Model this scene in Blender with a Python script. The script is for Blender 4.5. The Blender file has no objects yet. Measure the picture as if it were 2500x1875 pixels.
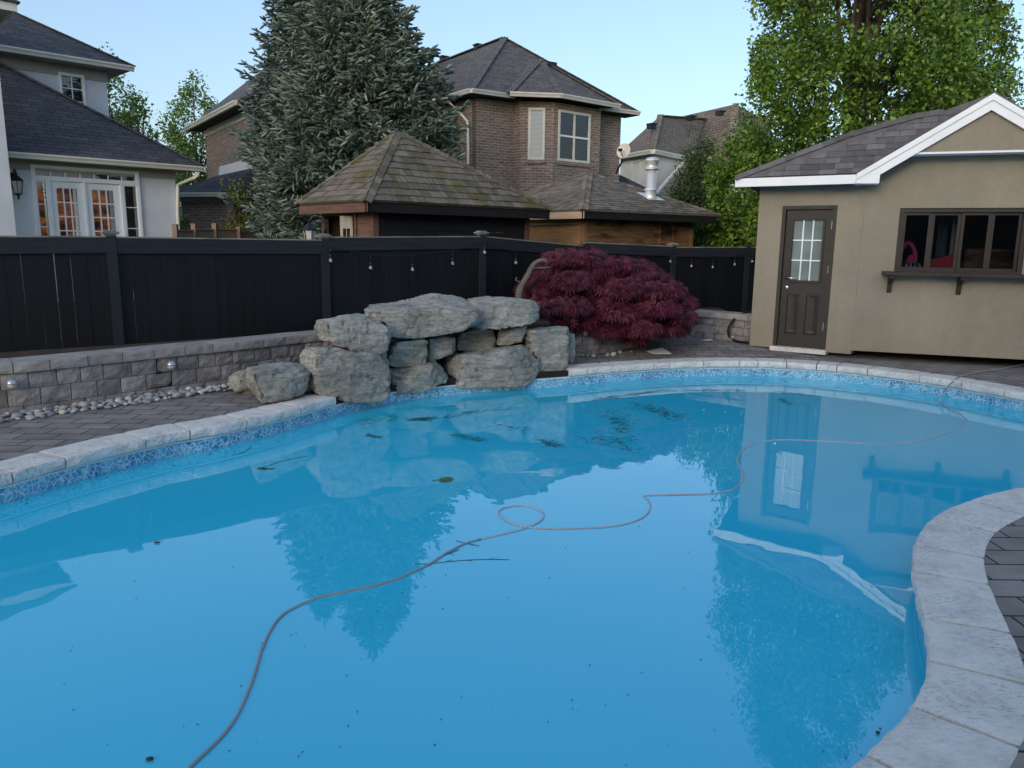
import bpy, bmesh, math, random
import numpy as np
from mathutils import Vector, Matrix, noise
from mathutils.geometry import delaunay_2d_cdt

SC = bpy.context.scene
COL = SC.collection
R = math.radians
rnd = random.Random(7)

# ------------------------------------------------------------------ camera
FPX, CX, CY, EYE = 1878.0, 1250.0, 937.5, 1.66        # photo pixels (2500 x 1875) and eye height above the water
TH, PH = math.atan((CY - 588) / FPX), .012
_c, _s = math.cos(TH), math.sin(TH)
FW = Vector((0, _c, -_s)); RT0 = Vector((1, 0, 0)); UP0 = Vector((0, _s, _c))
RT = RT0 * math.cos(PH) + UP0 * math.sin(PH)
UP = UP0 * math.cos(PH) - RT0 * math.sin(PH)
CAM = Vector((0, 0, EYE))
cam = bpy.data.objects.new('camera', bpy.data.cameras.new('camera')); COL.objects.link(cam)
M = Matrix.Identity(4)
for i in range(3):
    M[i][0] = RT[i]; M[i][1] = UP[i]; M[i][2] = -FW[i]; M[i][3] = CAM[i]
cam.matrix_world = M
cam.data.sensor_width = 36; cam.data.lens = 36 * FPX / 2500
cam.data.clip_end = 1000; cam.data.clip_start = .05
SC.camera = cam

# ------------------------------------------------------------------ world, sun, exposure
SUN_EL, SUN_DIR = R(15), Vector((-.45, -.89, 0)).normalized()
w = bpy.data.worlds.new('World'); SC.world = w; w.use_nodes = True
nt = w.node_tree; nt.nodes.clear()
sky = nt.nodes.new('ShaderNodeTexSky'); sky.sky_type = 'NISHITA'; sky.sun_disc = False
sky.sun_elevation = SUN_EL; sky.sun_rotation = math.atan2(SUN_DIR.x, SUN_DIR.y)
sky.air_density = 1.0; sky.dust_density = 3.2; sky.ozone_density = 2.8; sky.altitude = 100
bg = nt.nodes.new('ShaderNodeBackground'); bg.inputs['Strength'].default_value = .12
wo = nt.nodes.new('ShaderNodeOutputWorld')
gm = nt.nodes.new('ShaderNodeGamma'); gm.inputs[1].default_value = .8      # lifts the dim zenith against the horizon: evens out the sky
nt.links.new(sky.outputs[0], gm.inputs[0]); nt.links.new(gm.outputs[0], bg.inputs[0]); nt.links.new(bg.outputs[0], wo.inputs[0])
sl = bpy.data.lights.new('sun', 'SUN'); sl.energy = .2; sl.angle = R(15); sl.color = (1, .86, .7)
so = bpy.data.objects.new('sun', sl); COL.objects.link(so)
sv = SUN_DIR * math.cos(SUN_EL) + Vector((0, 0, math.sin(SUN_EL)))
so.rotation_euler = sv.to_track_quat('Z', 'Y').to_euler()
SC.view_settings.view_transform = 'Standard'; SC.view_settings.look = 'None'
SC.view_settings.exposure = 1.62; SC.view_settings.gamma = 1

# ------------------------------------------------------------------ pixel -> place helpers
def ray(x, y): return FW + RT * ((x - CX) / FPX) - UP * ((y - CY) / FPX)
def G(x, y, z=0.0):
    d = ray(x, y); t = (z - EYE) / d.z
    return CAM + d * t
def A(x, y, Y):
    d = ray(x, y); return CAM + d * (Y / d.y)
def onpl(x, y, p0, n):
    d = ray(x, y); return CAM + d * ((p0 - CAM).dot(n) / d.dot(n))
def proj(p):
    v = p - CAM; k = v.dot(FW)
    return CX + FPX * v.dot(RT) / k, CY - FPX * v.dot(UP) / k
def V2(x, y): return Vector((x, y, 0))

class Wall:
    """a vertical plane through p0 with horizontal direction u; s along it, d outwards (towards the viewer)"""
    def __init__(s, p0, u):
        s.p0 = Vector((p0[0], p0[1], 0)); s.u = Vector((u[0], u[1], 0)).normalized()
        n = Vector((s.u.y, -s.u.x, 0))
        if (CAM - s.p0).dot(n) < 0: n = -n
        s.n = n
    def hit(s, x, y): return onpl(x, y, s.p0, s.n)
    def sz(s, x, y):
        p = s.hit(x, y); return (p - s.p0).dot(s.u), p.z
    def pt(s, a, z, d=0.0): return s.p0 + s.u * a + s.n * d + Vector((0, 0, z))
    def off(s, d): return Wall(s.p0 + s.n * d, s.u)
    def S(s, x, y=500): return s.sz(x, y)[0]
    def Z(s, x, y): return s.sz(x, y)[1]

# ------------------------------------------------------------------ mesh builder
class MB:
    def __init__(s): s.v = []; s.f = []
    def add(s, vs, fs):
        o = len(s.v); s.v += [tuple(p) for p in vs]; s.f += [tuple(i + o for i in f) for f in fs]; return s
    def hexa(s, a, b, c, d, e, f, g, h):      # bottom a b c d, top e f g h
        return s.add([a, b, c, d, e, f, g, h], [(3, 2, 1, 0), (4, 5, 6, 7), (0, 1, 5, 4), (1, 2, 6, 5), (2, 3, 7, 6), (3, 0, 4, 7)])
    def box(s, c, sz, rz=0.0):
        x, y, z = sz[0] / 2, sz[1] / 2, sz[2] / 2; m = Matrix.Rotation(rz, 3, 'Z'); c = Vector(c)
        q = [c + m @ Vector(p) for p in ((-x, -y, -z), (x, -y, -z), (x, y, -z), (-x, y, -z), (-x, -y, z), (x, -y, z), (x, y, z), (-x, y, z))]
        return s.hexa(*q)
    def wbox(s, W, s0, s1, z0, z1, d0, d1):
        p = W.pt
        return s.hexa(p(s0, z0, d1), p(s1, z0, d1), p(s1, z0, d0), p(s0, z0, d0), p(s0, z1, d1), p(s1, z1, d1), p(s1, z1, d0), p(s0, z1, d0))
    def prism(s, pts, off):
        n = len(pts); pts = [Vector(p) for p in pts]; off = Vector(off)
        return s.add(pts + [p + off for p in pts], [tuple(range(n))[::-1], tuple(range(n, 2 * n))] + [(i, (i + 1) % n, n + (i + 1) % n, n + i) for i in range(n)])
    def poly(s, pts): return s.add(pts, [tuple(range(len(pts)))])
    def bar(s, a, b, w, h):
        a = Vector(a); b = Vector(b); d = (b - a).normalized()
        x = d.cross(Vector((0, 0, 1))); x = Vector((1, 0, 0)) if x.length < 1e-3 else x.normalized()
        y = x.cross(d).normalized(); x = x * w / 2; y = y * h / 2
        return s.hexa(a - x - y, a + x - y, a + x + y, a - x + y, b - x - y, b + x - y, b + x + y, b - x + y)
    def tube(s, pts, r, n=8, cap=True):
        pts = [Vector(p) for p in pts]; rs = r if isinstance(r, (list, tuple)) else [r] * len(pts)
        vs = []; fs = []; px = None
        for i, p in enumerate(pts):
            t = (pts[min(i + 1, len(pts) - 1)] - pts[max(i - 1, 0)])
            t = t.normalized() if t.length > 1e-9 else Vector((0, 0, 1))
            if px is None:
                px = t.cross(Vector((0, 0, 1))); px = Vector((1, 0, 0)) if px.length < 1e-3 else px.normalized()
            else:
                px = px - t * px.dot(t); px = px.normalized() if px.length > 1e-6 else t.orthogonal().normalized()
            py = t.cross(px)
            for k in range(n):
                a = 2 * math.pi * k / n; vs.append(p + (px * math.cos(a) + py * math.sin(a)) * rs[i])
        for i in range(len(pts) - 1):
            for k in range(n): fs.append((i * n + k, i * n + (k + 1) % n, (i + 1) * n + (k + 1) % n, (i + 1) * n + k))
        if cap: fs += [tuple(range(n))[::-1], tuple(range((len(pts) - 1) * n, len(pts) * n))]
        return s.add(vs, fs)
    def lathe(s, c, prof, n=16, axis=None):
        c = Vector(c); m = Matrix.Identity(3) if axis is None else Vector(axis).to_track_quat('Z', 'Y').to_matrix()
        vs = []; fs = []
        for r, z in prof:
            for k in range(n):
                a = 2 * math.pi * k / n; vs.append(c + m @ Vector((r * math.cos(a), r * math.sin(a), z)))
        for i in range(len(prof) - 1):
            for k in range(n): fs.append((i * n + k, i * n + (k + 1) % n, (i + 1) * n + (k + 1) % n, (i + 1) * n + k))
        fs += [tuple(range(n))[::-1], tuple(range((len(prof) - 1) * n, len(prof) * n))]
        return s.add(vs, fs)
    def build(s, name, mat, parent=None, smooth=False, bevel=0.0):
        me = bpy.data.meshes.new(name); me.from_pydata(s.v, [], s.f)
        if bevel:
            bm = bmesh.new(); bm.from_mesh(me)
            bmesh.ops.bevel(bm, geom=[e for e in bm.edges if e.is_manifold and e.calc_face_angle(0) > .6], offset=bevel, segments=2, affect='EDGES', clamp_overlap=True)
            bm.to_mesh(me); bm.free()
        return finish(me, name, mat, parent, smooth)

def finish(me, name, mat, parent=None, smooth=False, uv=True):
    me.validate(); me.update()
    if uv: auto_uv(me)
    if smooth: me.polygons.foreach_set('use_smooth', [True] * len(me.polygons))
    me.materials.append(mat)
    o = bpy.data.objects.new(name, me); COL.objects.link(o)
    if parent is not None:
        o.parent = parent; o.matrix_parent_inverse = parent.matrix_world.inverted()
    return o

def auto_uv(me):
    """UVs in metres: u level along the face, v up the face"""
    n = len(me.polygons)
    if n == 0: return
    uv = me.uv_layers.new(name='UVMap')
    nor = np.empty(n * 3, 'f'); me.polygons.foreach_get('normal', nor); nor = nor.reshape(-1, 3)
    ls = np.empty(n, 'i'); me.polygons.foreach_get('loop_start', ls); lt = np.empty(n, 'i'); me.polygons.foreach_get('loop_total', lt)
    co = np.empty(len(me.vertices) * 3, 'f'); me.vertices.foreach_get('co', co); co = co.reshape(-1, 3)
    vi = np.empty(len(me.loops), 'i'); me.loops.foreach_get('vertex_index', vi)
    t = np.stack([-nor[:, 1], nor[:, 0], np.zeros(n)], 1); L = np.linalg.norm(t, axis=1)
    flat = L < .12; t[flat] = (1, 0, 0); L[flat] = 1; t /= L[:, None]
    b = np.cross(nor, t)
    pi = np.repeat(np.arange(n), lt); order = np.argsort(np.concatenate([np.arange(a, a + c) for a, c in zip(ls, lt)])) if False else None
    P = co[vi]
    out = np.stack([(P * t[pi]).sum(1), (P * b[pi]).sum(1)], 1).astype('f')
    uv.data.foreach_set('uv', out.ravel())

def tag(o, label=None, cat=None, group=None, kind=None):
    if label: o['label'] = label
    if cat: o['category'] = cat
    if group: o['group'] = group
    if kind: o['kind'] = kind
    return o
def thing(name, loc, label, cat, group=None, rz=0.0):
    o = bpy.data.objects.new(name, None); COL.objects.link(o); o.location = Vector(loc); o.rotation_euler = (0, 0, rz)
    o.matrix_world = Matrix.Translation(Vector(loc)) @ Matrix.Rotation(rz, 4, 'Z'); o.empty_display_size = .2
    return tag(o, label, cat, group)
def copy_tree(o, parent=None, **k):
    c = o.copy(); COL.objects.link(c)
    if parent is not None: c.parent = parent
    for ch in [x for x in o.children]: copy_tree(ch, c)
    return c

# ------------------------------------------------------------------ materials
def newmat(name):
    m = bpy.data.materials.new(name); m.use_nodes = True
    return m, m.node_tree, m.node_tree.nodes['Principled BSDF']
def N(t, typ, **kw):
    n = t.nodes.new(typ)
    for k, v in kw.items():
        if k in n.inputs: n.inputs[k].default_value = v
        else: setattr(n, k, v)
    return n
def L(t, a, b): t.links.new(a, b)
def ramp(t, fac, stops):
    r = t.nodes.new('ShaderNodeValToRGB'); e = r.color_ramp.elements
    while len(e) < len(stops): e.new(.5)
    for i, (p, c) in enumerate(stops):
        e[i].position = p; e[i].color = (*c, 1) if len(c) == 3 else c
    L(t, fac, r.inputs[0]); return r.outputs[0]
def mix(t, a, b, fac, typ='MIX'):
    m = t.nodes.new('ShaderNodeMix'); m.data_type = 'RGBA'; m.blend_type = typ; m.clamp_factor = True
    for s, v in ((6, a), (7, b), (0, fac)):
        if hasattr(v, 'is_linked'): L(t, v, m.inputs[s])
        elif s == 0: m.inputs[0].default_value = v
        else: m.inputs[s].default_value = (*v, 1)
    return m.outputs[2]
def bump(t, b, h, strength=.3, dist=.01):
    n = N(t, 'ShaderNodeBump', Strength=strength, Distance=dist); L(t, h, n.inputs['Height']); L(t, n.outputs[0], b.inputs['Normal']); return n
def tex(t, typ, coord='Object', scale=None, **kw):
    tc = t.nodes.new('ShaderNodeTexCoord'); mp = t.nodes.new('ShaderNodeMapping')
    L(t, tc.outputs[coord], mp.inputs[0])
    if scale: mp.inputs['Scale'].default_value = scale
    n = N(t, typ, **kw); L(t, mp.outputs[0], n.inputs['Vector']); return n
def sc3(c, k): return tuple(min(1, x * k) for x in c)

def plain(name, col, rough=.7, var=.25, vs=3.0, bs=60, bstr=.2, bd=.004, metal=0, spec=.4, island=0.0, coord='Object', scale=None):
    m, t, b = newmat(name)
    n1 = tex(t, 'ShaderNodeTexNoise', coord, scale, Scale=vs, Detail=6)
    c = ramp(t, n1.outputs[0], [(.3, sc3(col, 1 - var)), (.7, sc3(col, 1 + var))])
    if island:
        g = t.nodes.new('ShaderNodeNewGeometry')
        rr = ramp(t, g.outputs['Random Per Island'], [(0, (1 - island,) * 3), (1, (1, 1, 1))])
        c = mix(t, c, rr, 1.0, 'MULTIPLY')
    L(t, c, b.inputs['Base Color'])
    b.inputs['Roughness'].default_value = rough; b.inputs['Metallic'].default_value = metal; b.inputs['Specular IOR Level'].default_value = spec
    if bstr:
        n2 = tex(t, 'ShaderNodeTexNoise', coord, scale, Scale=bs, Detail=5); bump(t, b, n2.outputs[0], bstr, bd)
    return m

def brickmat(name, c1, c2, mortar, bw, bh, ms, odd=.5, rough=.85, bstr=.6, pale=None):
    m, t, b = newmat(name)
    uvn = tex(t, 'ShaderNodeTexBrick', 'UV', None, Scale=1, Color1=(*c1, 1), Color2=(*c2, 1), Mortar=(*mortar, 1))
    uvn.inputs['Mortar Size'].default_value = ms; uvn.inputs['Brick Width'].default_value = bw; uvn.inputs['Row Height'].default_value = bh
    uvn.inputs['Mortar Smooth'].default_value = .15; uvn.inputs['Bias'].default_value = -.1; uvn.offset = odd
    n1 = tex(t, 'ShaderNodeTexNoise', 'UV', None, Scale=1.3, Detail=7, Roughness=.7)
    n2 = tex(t, 'ShaderNodeTexNoise', 'UV', (1 / bw, 1 / bh, 1), Scale=.9, Detail=2)
    c = mix(t, uvn.outputs[0], ramp(t, n1.outputs[0], [(.3, (.8, .8, .8)), (.72, (1.0, 1.0, 1.0))]), 1, 'MULTIPLY')
    c = mix(t, c, ramp(t, n2.outputs[0], [(.35, (.62, .62, .62)), (.7, (1, 1, 1))]), .8, 'MULTIPLY')
    if pale:
        n3 = tex(t, 'ShaderNodeTexNoise', 'UV', (1 / bw, 1 / bh, 1), Scale=.7, Detail=1)
        c = mix(t, c, pale, ramp(t, n3.outputs[0], [(.68, (0, 0, 0)), (.74, (.7, .7, .7))]))
    L(t, c, b.inputs['Base Color']); b.inputs['Roughness'].default_value = rough
    n4 = tex(t, 'ShaderNodeTexNoise', 'UV', None, Scale=45, Detail=4)
    inv = t.nodes.new('ShaderNodeMath'); inv.operation = 'MULTIPLY_ADD'; inv.inputs[1].default_value = -1; inv.inputs[2].default_value = 1
    L(t, uvn.outputs[1], inv.inputs[0])
    ad = t.nodes.new('ShaderNodeMath'); ad.operation = 'MULTIPLY_ADD'; ad.inputs[1].default_value = .25
    L(t, n4.outputs[0], ad.inputs[0]); L(t, inv.outputs[0], ad.inputs[2])
    bump(t, b, ad.outputs[0], bstr, .012)
    return m

def leafmat(name, dark, light, rough=.5, trans=.25):
    m, t, b = newmat(name)
    g = t.nodes.new('ShaderNodeNewGeometry')
    c = ramp(t, g.outputs['Random Per Island'], [(0, dark), (.6, tuple((a + b_) / 2 for a, b_ in zip(dark, light))), (1, light)])
    n1 = tex(t, 'ShaderNodeTexNoise', 'Object', None, Scale=1.1, Detail=3)
    c = mix(t, c, ramp(t, n1.outputs[0], [(.35, (.6, .66, .6)), (.65, (1, 1, 1))]), .9, 'MULTIPLY')
    L(t, c, b.inputs['Base Color']); b.inputs['Roughness'].default_value = rough; b.inputs['Specular IOR Level'].default_value = .35
    tr = N(t, 'ShaderNodeBsdfTranslucent'); L(t, c, tr.inputs[0])
    ms = N(t, 'ShaderNodeMixShader'); ms.inputs[0].default_value = trans
    L(t, b.outputs[0], ms.inputs[1]); L(t, tr.outputs[0], ms.inputs[2]); L(t, ms.outputs[0], t.nodes['Material Output'].inputs[0])
    return m

def glassmat(name, tint=(.9, .95, 1), transp=.85, rough=.02, refl=(1, 1, 1), ior=1.75):
    m, t, b = newmat(name)
    g = N(t, 'ShaderNodeBsdfGlossy', Roughness=rough); g.inputs[0].default_value = (*refl, 1)
    tr = N(t, 'ShaderNodeBsdfTransparent'); tr.inputs[0].default_value = (*[x * transp for x in tint], 1)
    fr = N(t, 'ShaderNodeFresnel', IOR=ior); ms = N(t, 'ShaderNodeMixShader')
    L(t, fr.outputs[0], ms.inputs[0]); L(t, tr.outputs[0], ms.inputs[1]); L(t, g.outputs[0], ms.inputs[2])
    L(t, ms.outputs[0], t.nodes['Material Output'].inputs[0]); return m

def rockmat():
    m, t, b = newmat('limestone')
    n1 = tex(t, 'ShaderNodeTexNoise', 'Object', None, Scale=2.2, Detail=10, Roughness=.65)
    n2 = tex(t, 'ShaderNodeTexNoise', 'Object', (3, 3, 16), Scale=2.0, Detail=8, Roughness=.7, Distortion=1.2)
    n3 = tex(t, 'ShaderNodeTexNoise', 'Object', None, Scale=24, Detail=8, Roughness=.75)
    c = ramp(t, n1.outputs[0], [(.28, (.30, .285, .255)), (.5, (.47, .455, .41)), (.75, (.66, .635, .58))])
    c = mix(t, c, ramp(t, n2.outputs[0], [(.32, (.32, .33, .33)), (.47, (.82, .83, .82)), (.7, (1, 1, 1))]), .85, 'MULTIPLY')
    c = mix(t, c, ramp(t, n3.outputs[0], [(.3, (.55, .56, .55)), (.6, (1, 1, 1))]), .8, 'MULTIPLY')
    mo = tex(t, 'ShaderNodeTexNoise', 'Object', None, Scale=1.6, Detail=5)
    c = mix(t, c, (.12, .15, .07), ramp(t, mo.outputs[0], [(.55, (0, 0, 0)), (.75, (.5, .5, .5))]))
    vo = tex(t, 'ShaderNodeTexVoronoi', 'Object', (1.0, 1.0, 2.2), Scale=2.6, feature='DISTANCE_TO_EDGE')
    nd = tex(t, 'ShaderNodeTexNoise', 'Object', None, Scale=3, Detail=4)
    vadd = N(t, 'ShaderNodeVectorMath', operation='MULTIPLY_ADD'); vadd.inputs[1].default_value = (.9, .9, .9)
    L(t, nd.outputs[1], vadd.inputs[0]); src = vo.inputs['Vector'].links[0].from_socket; L(t, src, vadd.inputs[2]); L(t, vadd.outputs[0], vo.inputs['Vector'])
    cr = ramp(t, vo.outputs[0], [(0, (.35, .35, .35)), (.012, (.8, .8, .8)), (.03, (1, 1, 1))])
    c = mix(t, c, cr, .35, 'MULTIPLY')
    L(t, c, b.inputs['Base Color']); b.inputs['Roughness'].default_value = .9; b.inputs['Specular IOR Level'].default_value = .2
    b1 = N(t, 'ShaderNodeBump', Strength=.9, Distance=.03); L(t, n2.outputs[0], b1.inputs['Height'])
    b2 = N(t, 'ShaderNodeBump', Strength=.7, Distance=.012); L(t, n3.outputs[0], b2.inputs['Height']); L(t, b1.outputs[0], b2.inputs['Normal'])
    b3 = N(t, 'ShaderNodeBump', Strength=.45, Distance=.03); L(t, cr, b3.inputs['Height']); L(t, b2.outputs[0], b3.inputs['Normal'])
    L(t, b3.outputs[0], b.inputs['Normal'])
    return m

def woodmat(name, c1, c2, bs=.3, island=.35, along=(2, 30, 30), rough=.8, coord='UV', stain=None):
    m, t, b = newmat(name)
    n1 = tex(t, 'ShaderNodeTexNoise', coord, along, Scale=1, Detail=7, Roughness=.65, Distortion=.4)
    c = ramp(t, n1.outputs[0], [(.3, c1), (.7, c2)])
    g = t.nodes.new('ShaderNodeNewGeometry')
    c = mix(t, c, ramp(t, g.outputs['Random Per Island'], [(0, (1 - island,) * 3), (1, (1, 1, 1))]), 1, 'MULTIPLY')
    if stain:
        n2 = tex(t, 'ShaderNodeTexNoise', 'Object', stain[1], Scale=1, Detail=6, Roughness=.6)
        c = mix(t, c, stain[0], ramp(t, n2.outputs[0], [(stain[2], (0, 0, 0)), (stain[2] + .15, (.9, .9, .9))]))
    L(t, c, b.inputs['Base Color']); b.inputs['Roughness'].default_value = rough; b.inputs['Specular IOR Level'].default_value = .3
    bump(t, b, n1.outputs[0], bs, .006)
    return m

def linermat(name, band):
    m, t, b = newmat(name)
    vo = tex(t, 'ShaderNodeTexVoronoi', 'Object', None, Scale=26 if band else 30, feature='DISTANCE_TO_EDGE')
    nd = tex(t, 'ShaderNodeTexNoise', 'Object', None, Scale=12, Detail=4)
    va = N(t, 'ShaderNodeVectorMath', operation='MULTIPLY_ADD'); va.inputs[1].default_value = (.09, .09, .09)
    src = vo.inputs['Vector'].links[0].from_socket; L(t, nd.outputs[1], va.inputs[0]); L(t, src, va.inputs[2]); L(t, va.outputs[0], vo.inputs['Vector'])
    n2 = tex(t, 'ShaderNodeTexNoise', 'Object', None, Scale=9, Detail=5)
    if band:
        base = ramp(t, n2.outputs[0], [(.35, (.02, .20, .40)), (.62, (.12, .42, .6))])
        c = mix(t, base, (.62, .78, .86), ramp(t, vo.outputs[0], [(0, (.9, .9, .9)), (.04, (.5, .5, .5)), (.12, (0, 0, 0))]))
    else:
        c = ramp(t, n2.outputs[0], [(.35, (.1, .42, .66)), (.65, (.2, .55, .76))])
    L(t, c, b.inputs['Base Color']); b.inputs['Roughness'].default_value = .35
    return m

def watermat():
    m, t, b = newmat('pool_water')
    out = t.nodes['Material Output']
    n1 = tex(t, 'ShaderNodeTexNoise', 'Object', None, Scale=.35, Detail=3)
    dc = ramp(t, n1.outputs[0], [(.3, (.03, .56, .84)), (.7, (.045, .62, .88))])
    df = N(t, 'ShaderNodeBsdfDiffuse'); L(t, dc, df.inputs[0])
    tr = N(t, 'ShaderNodeBsdfTransparent'); tr.inputs[0].default_value = (.5, .85, .95, 1)
    m1 = N(t, 'ShaderNodeMixShader'); m1.inputs[0].default_value = .12
    L(t, df.outputs[0], m1.inputs[1]); L(t, tr.outputs[0], m1.inputs[2])
    gl = N(t, 'ShaderNodeBsdfGlossy', Roughness=.0); gl.inputs[0].default_value = (1, 1, 1, 1)
    fr = N(t, 'ShaderNodeFresnel', IOR=1.75); m2 = N(t, 'ShaderNodeMixShader')
    L(t, fr.outputs[0], m2.inputs[0]); L(t, m1.outputs[0], m2.inputs[1]); L(t, gl.outputs[0], m2.inputs[2])
    nz = tex(t, 'ShaderNodeTexNoise', 'Object', (1, 1, 1), Scale=3.2, Detail=2, Roughness=.4)
    bp = N(t, 'ShaderNodeBump', Strength=.02, Distance=.05); L(t, nz.outputs[0], bp.inputs['Height'])
    L(t, bp.outputs[0], gl.inputs['Normal']); L(t, bp.outputs[0], fr.inputs['Normal'])
    L(t, m2.outputs[0], out.inputs[0]); return m

M_ = {}
M_['rock'] = rockmat()
M_['water'] = watermat()
M_['band'] = linermat('liner_band', True); M_['liner'] = linermat('liner_plain', False)
M_['track'] = plain('white_track', (.7, .72, .72), .4, .05, bstr=0)
M_['coping_old'] = plain('coping_stone', (.66, .63, .58), .85, .28, 5, 30, .5, .01, island=.22)
def copingmat():
    m, t, b = newmat('coping_stone'); g = t.nodes.new('ShaderNodeNewGeometry')
    n1 = tex(t, 'ShaderNodeTexNoise', 'Object', None, Scale=7, Detail=8, Roughness=.7); n2 = tex(t, 'ShaderNodeTexNoise', 'Object', (1, 2.2, 1), Scale=38, Detail=5, Roughness=.7); n3 = tex(t, 'ShaderNodeTexNoise', 'Object', None, Scale=2.0, Detail=3)
    c = ramp(t, n1.outputs[0], [(.3, (.60, .575, .54)), (.5, (.78, .755, .71)), (.72, (.88, .86, .81))])
    pit = mix(t, (1, 1, 1), ramp(t, n2.outputs[0], [(.38, (.5, .5, .5)), (.48, (1, 1, 1))]), ramp(t, n3.outputs[0], [(.4, (.25, .25, .25)), (.6, (1, 1, 1))]))
    c = mix(t, c, pit, .85, 'MULTIPLY'); c = mix(t, c, ramp(t, g.outputs['Random Per Island'], [(0, (.8, .8, .8)), (1, (1, 1, 1))]), 1, 'MULTIPLY')
    L(t, c, b.inputs['Base Color']); b.inputs['Roughness'].default_value = .9; b.inputs['Specular IOR Level'].default_value = .2
    b1 = N(t, 'ShaderNodeBump', Strength=.7, Distance=.01); L(t, n2.outputs[0], b1.inputs['Height']); b2 = N(t, 'ShaderNodeBump', Strength=.6, Distance=.02); L(t, n1.outputs[0], b2.inputs['Height']); L(t, b1.outputs[0], b2.inputs['Normal']); L(t, b2.outputs[0], b.inputs['Normal']); return m
M_['coping'] = copingmat()
M_['block'] = plain('wall_block', (.33, .31, .30), .95, .35, 9, 70, .9, .012, island=.45)
M_['cap'] = plain('wall_cap', (.34, .325, .305), .95, .2, 9, 90, .6, .006, island=.25)
M_['pavers'] = brickmat('deck_pavers', (.33, .295, .27), (.23, .205, .195), (.025, .024, .022), .27, .17, .006, .5, .9, .7)
M_['pebble'] = plain('river_pebble', (.42, .42, .41), .7, .3, 12, 50, .1, island=0)
M_['grass'] = plain('grass_ground', (.06, .1, .03), .95, .5, 2, 40, .8, .03)
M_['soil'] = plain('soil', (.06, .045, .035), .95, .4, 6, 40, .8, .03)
M_['fence'] = woodmat('black_stain', (.003, .004, .006), (.008, .010, .014), .35, .5, (30, 2, 1), .6)
M_['fence_rail'] = woodmat('black_rail', (.012, .015, .022), (.022, .026, .036), .35, .3, (2, 30, 1), .6)
M_['fence_cap'] = woodmat('weathered_cap', (.08, .085, .08), (.34, .34, .3), .4, .3, (3, 22, 1), .8)
M_['shed'] = plain('shed_stucco', (.315, .272, .205), .95, .12, 1.2, 160, .6, .006)
_m = M_['shed']; _t = _m.node_tree; _b = _t.nodes['Principled BSDF']; _src = _b.inputs['Base Color'].links[0].from_socket      # weather streaks and blotches in the render
_n = tex(_t, 'ShaderNodeTexNoise', 'Object', (5, 5, .5), Scale=1, Detail=6, Roughness=.6); _n2 = tex(_t, 'ShaderNodeTexNoise', 'Object', None, Scale=14, Detail=8, Roughness=.75)
_c = mix(_t, _src, ramp(_t, _n.outputs[0], [(.35, (.93, .93, .92)), (.6, (1, 1, 1))]), .8, 'MULTIPLY'); _c = mix(_t, _c, ramp(_t, _n2.outputs[0], [(.35, (.86, .86, .86)), (.65, (1.0, 1.0, 1.0))]), .7, 'MULTIPLY'); L(_t, _c, _b.inputs['Base Color'])
M_['white'] = plain('white_aluminium', (.86, .87, .88), .45, .05, 3, 8, .05)
M_['trim_dark'] = plain('dark_brown_paint', (.030, .023, .019), .5, .2, 8, 60, .1)
M_['shingle_shed'] = plain('shed_shingle', (.16, .15, .155), .9, .22, 8, 120, .7, .004, island=.5)
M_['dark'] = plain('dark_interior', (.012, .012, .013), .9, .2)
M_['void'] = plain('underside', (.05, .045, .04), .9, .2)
M_['glass'] = glassmat('window_glass')
M_['pane_dark'] = glassmat('servery_glass', transp=.7, ior=1.32)
M_['frost'] = plain('frosted_film', (.30, .35, .33), .35, .1, 4, 3, .05)
M_['steel'] = plain('galvanised_steel', (.72, .74, .76), .38, .12, 9, 20, .05, metal=.45)
M_['chrome'] = plain('satin_metal', (.7, .7, .7), .2, .05, metal=1, bstr=0)
M_['stucco_grey'] = plain('pale_grey_stucco', (.66, .69, .74), .95, .07, 1.5, 120, .5, .006)
M_['stucco_pale'] = plain('pale_stucco', (.7, .67, .62), .95, .07, 1.5, 120, .4, .006)
M_['gutter'] = plain('gutter_paint', (.7, .68, .62), .45, .06, 3, 8, .05)
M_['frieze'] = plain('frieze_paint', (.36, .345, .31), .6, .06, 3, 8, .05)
M_['shingle_blue'] = brickmat('slate_blue_shingles', (.06, .068, .085), (.10, .11, .13), (.025, .028, .035), .36, .15, .012, .37, .92, .8)
M_['shingle_grey'] = brickmat('charcoal_shingles', (.125, .12, .125), (.19, .182, .185), (.055, .053, .056), .36, .15, .012, .37, .92, .8)
M_['shingle_brown'] = brickmat('brown_shingles', (.23, .19, .155), (.31, .26, .215), (.1, .085, .07), .34, .17, .02, .5, .92, .8)
M_['brick'] = brickmat('grey_brown_brick', (.36, .25, .2), (.22, .16, .135), (.5, .44, .38), .27, .089, .011, .5, .88, .5, (.42, .4, .38))
M_['cedar'] = woodmat('cedar_shakes', (.12, .102, .08), (.27, .24, .195), .6, .5, (22, 1.2, 1), .95, 'UV', ((.10, .095, .02), (1.6, 1.6, 1.6), .53))
M_['cedar2'] = woodmat('grey_cedar_shakes', (.13, .115, .10), (.34, .305, .27), .6, .5, (22, 1.2, 1), .95)
M_['plank_dark'] = woodmat('dark_planks', (.008, .008, .010), (.018, .018, .021), .3, .3, (2, 18, 1))
M_['plank_gold'] = woodmat('golden_planks', (.33, .19, .085), (.48, .3, .15), .3, .3, (2, 14, 1), .75)
M_['plank_worn'] = woodmat('worn_brown_planks', (.17, .085, .04), (.33, .19, .1), .3, .3, (2, 14, 1), .8, 'UV', ((.028, .012, .01), (1.2, 1.2, 5), .5))
M_['red_wood'] = woodmat('red_brown_wood', (.10, .055, .042), (.19, .108, .085), .3, .2, (2, 20, 1))
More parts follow.
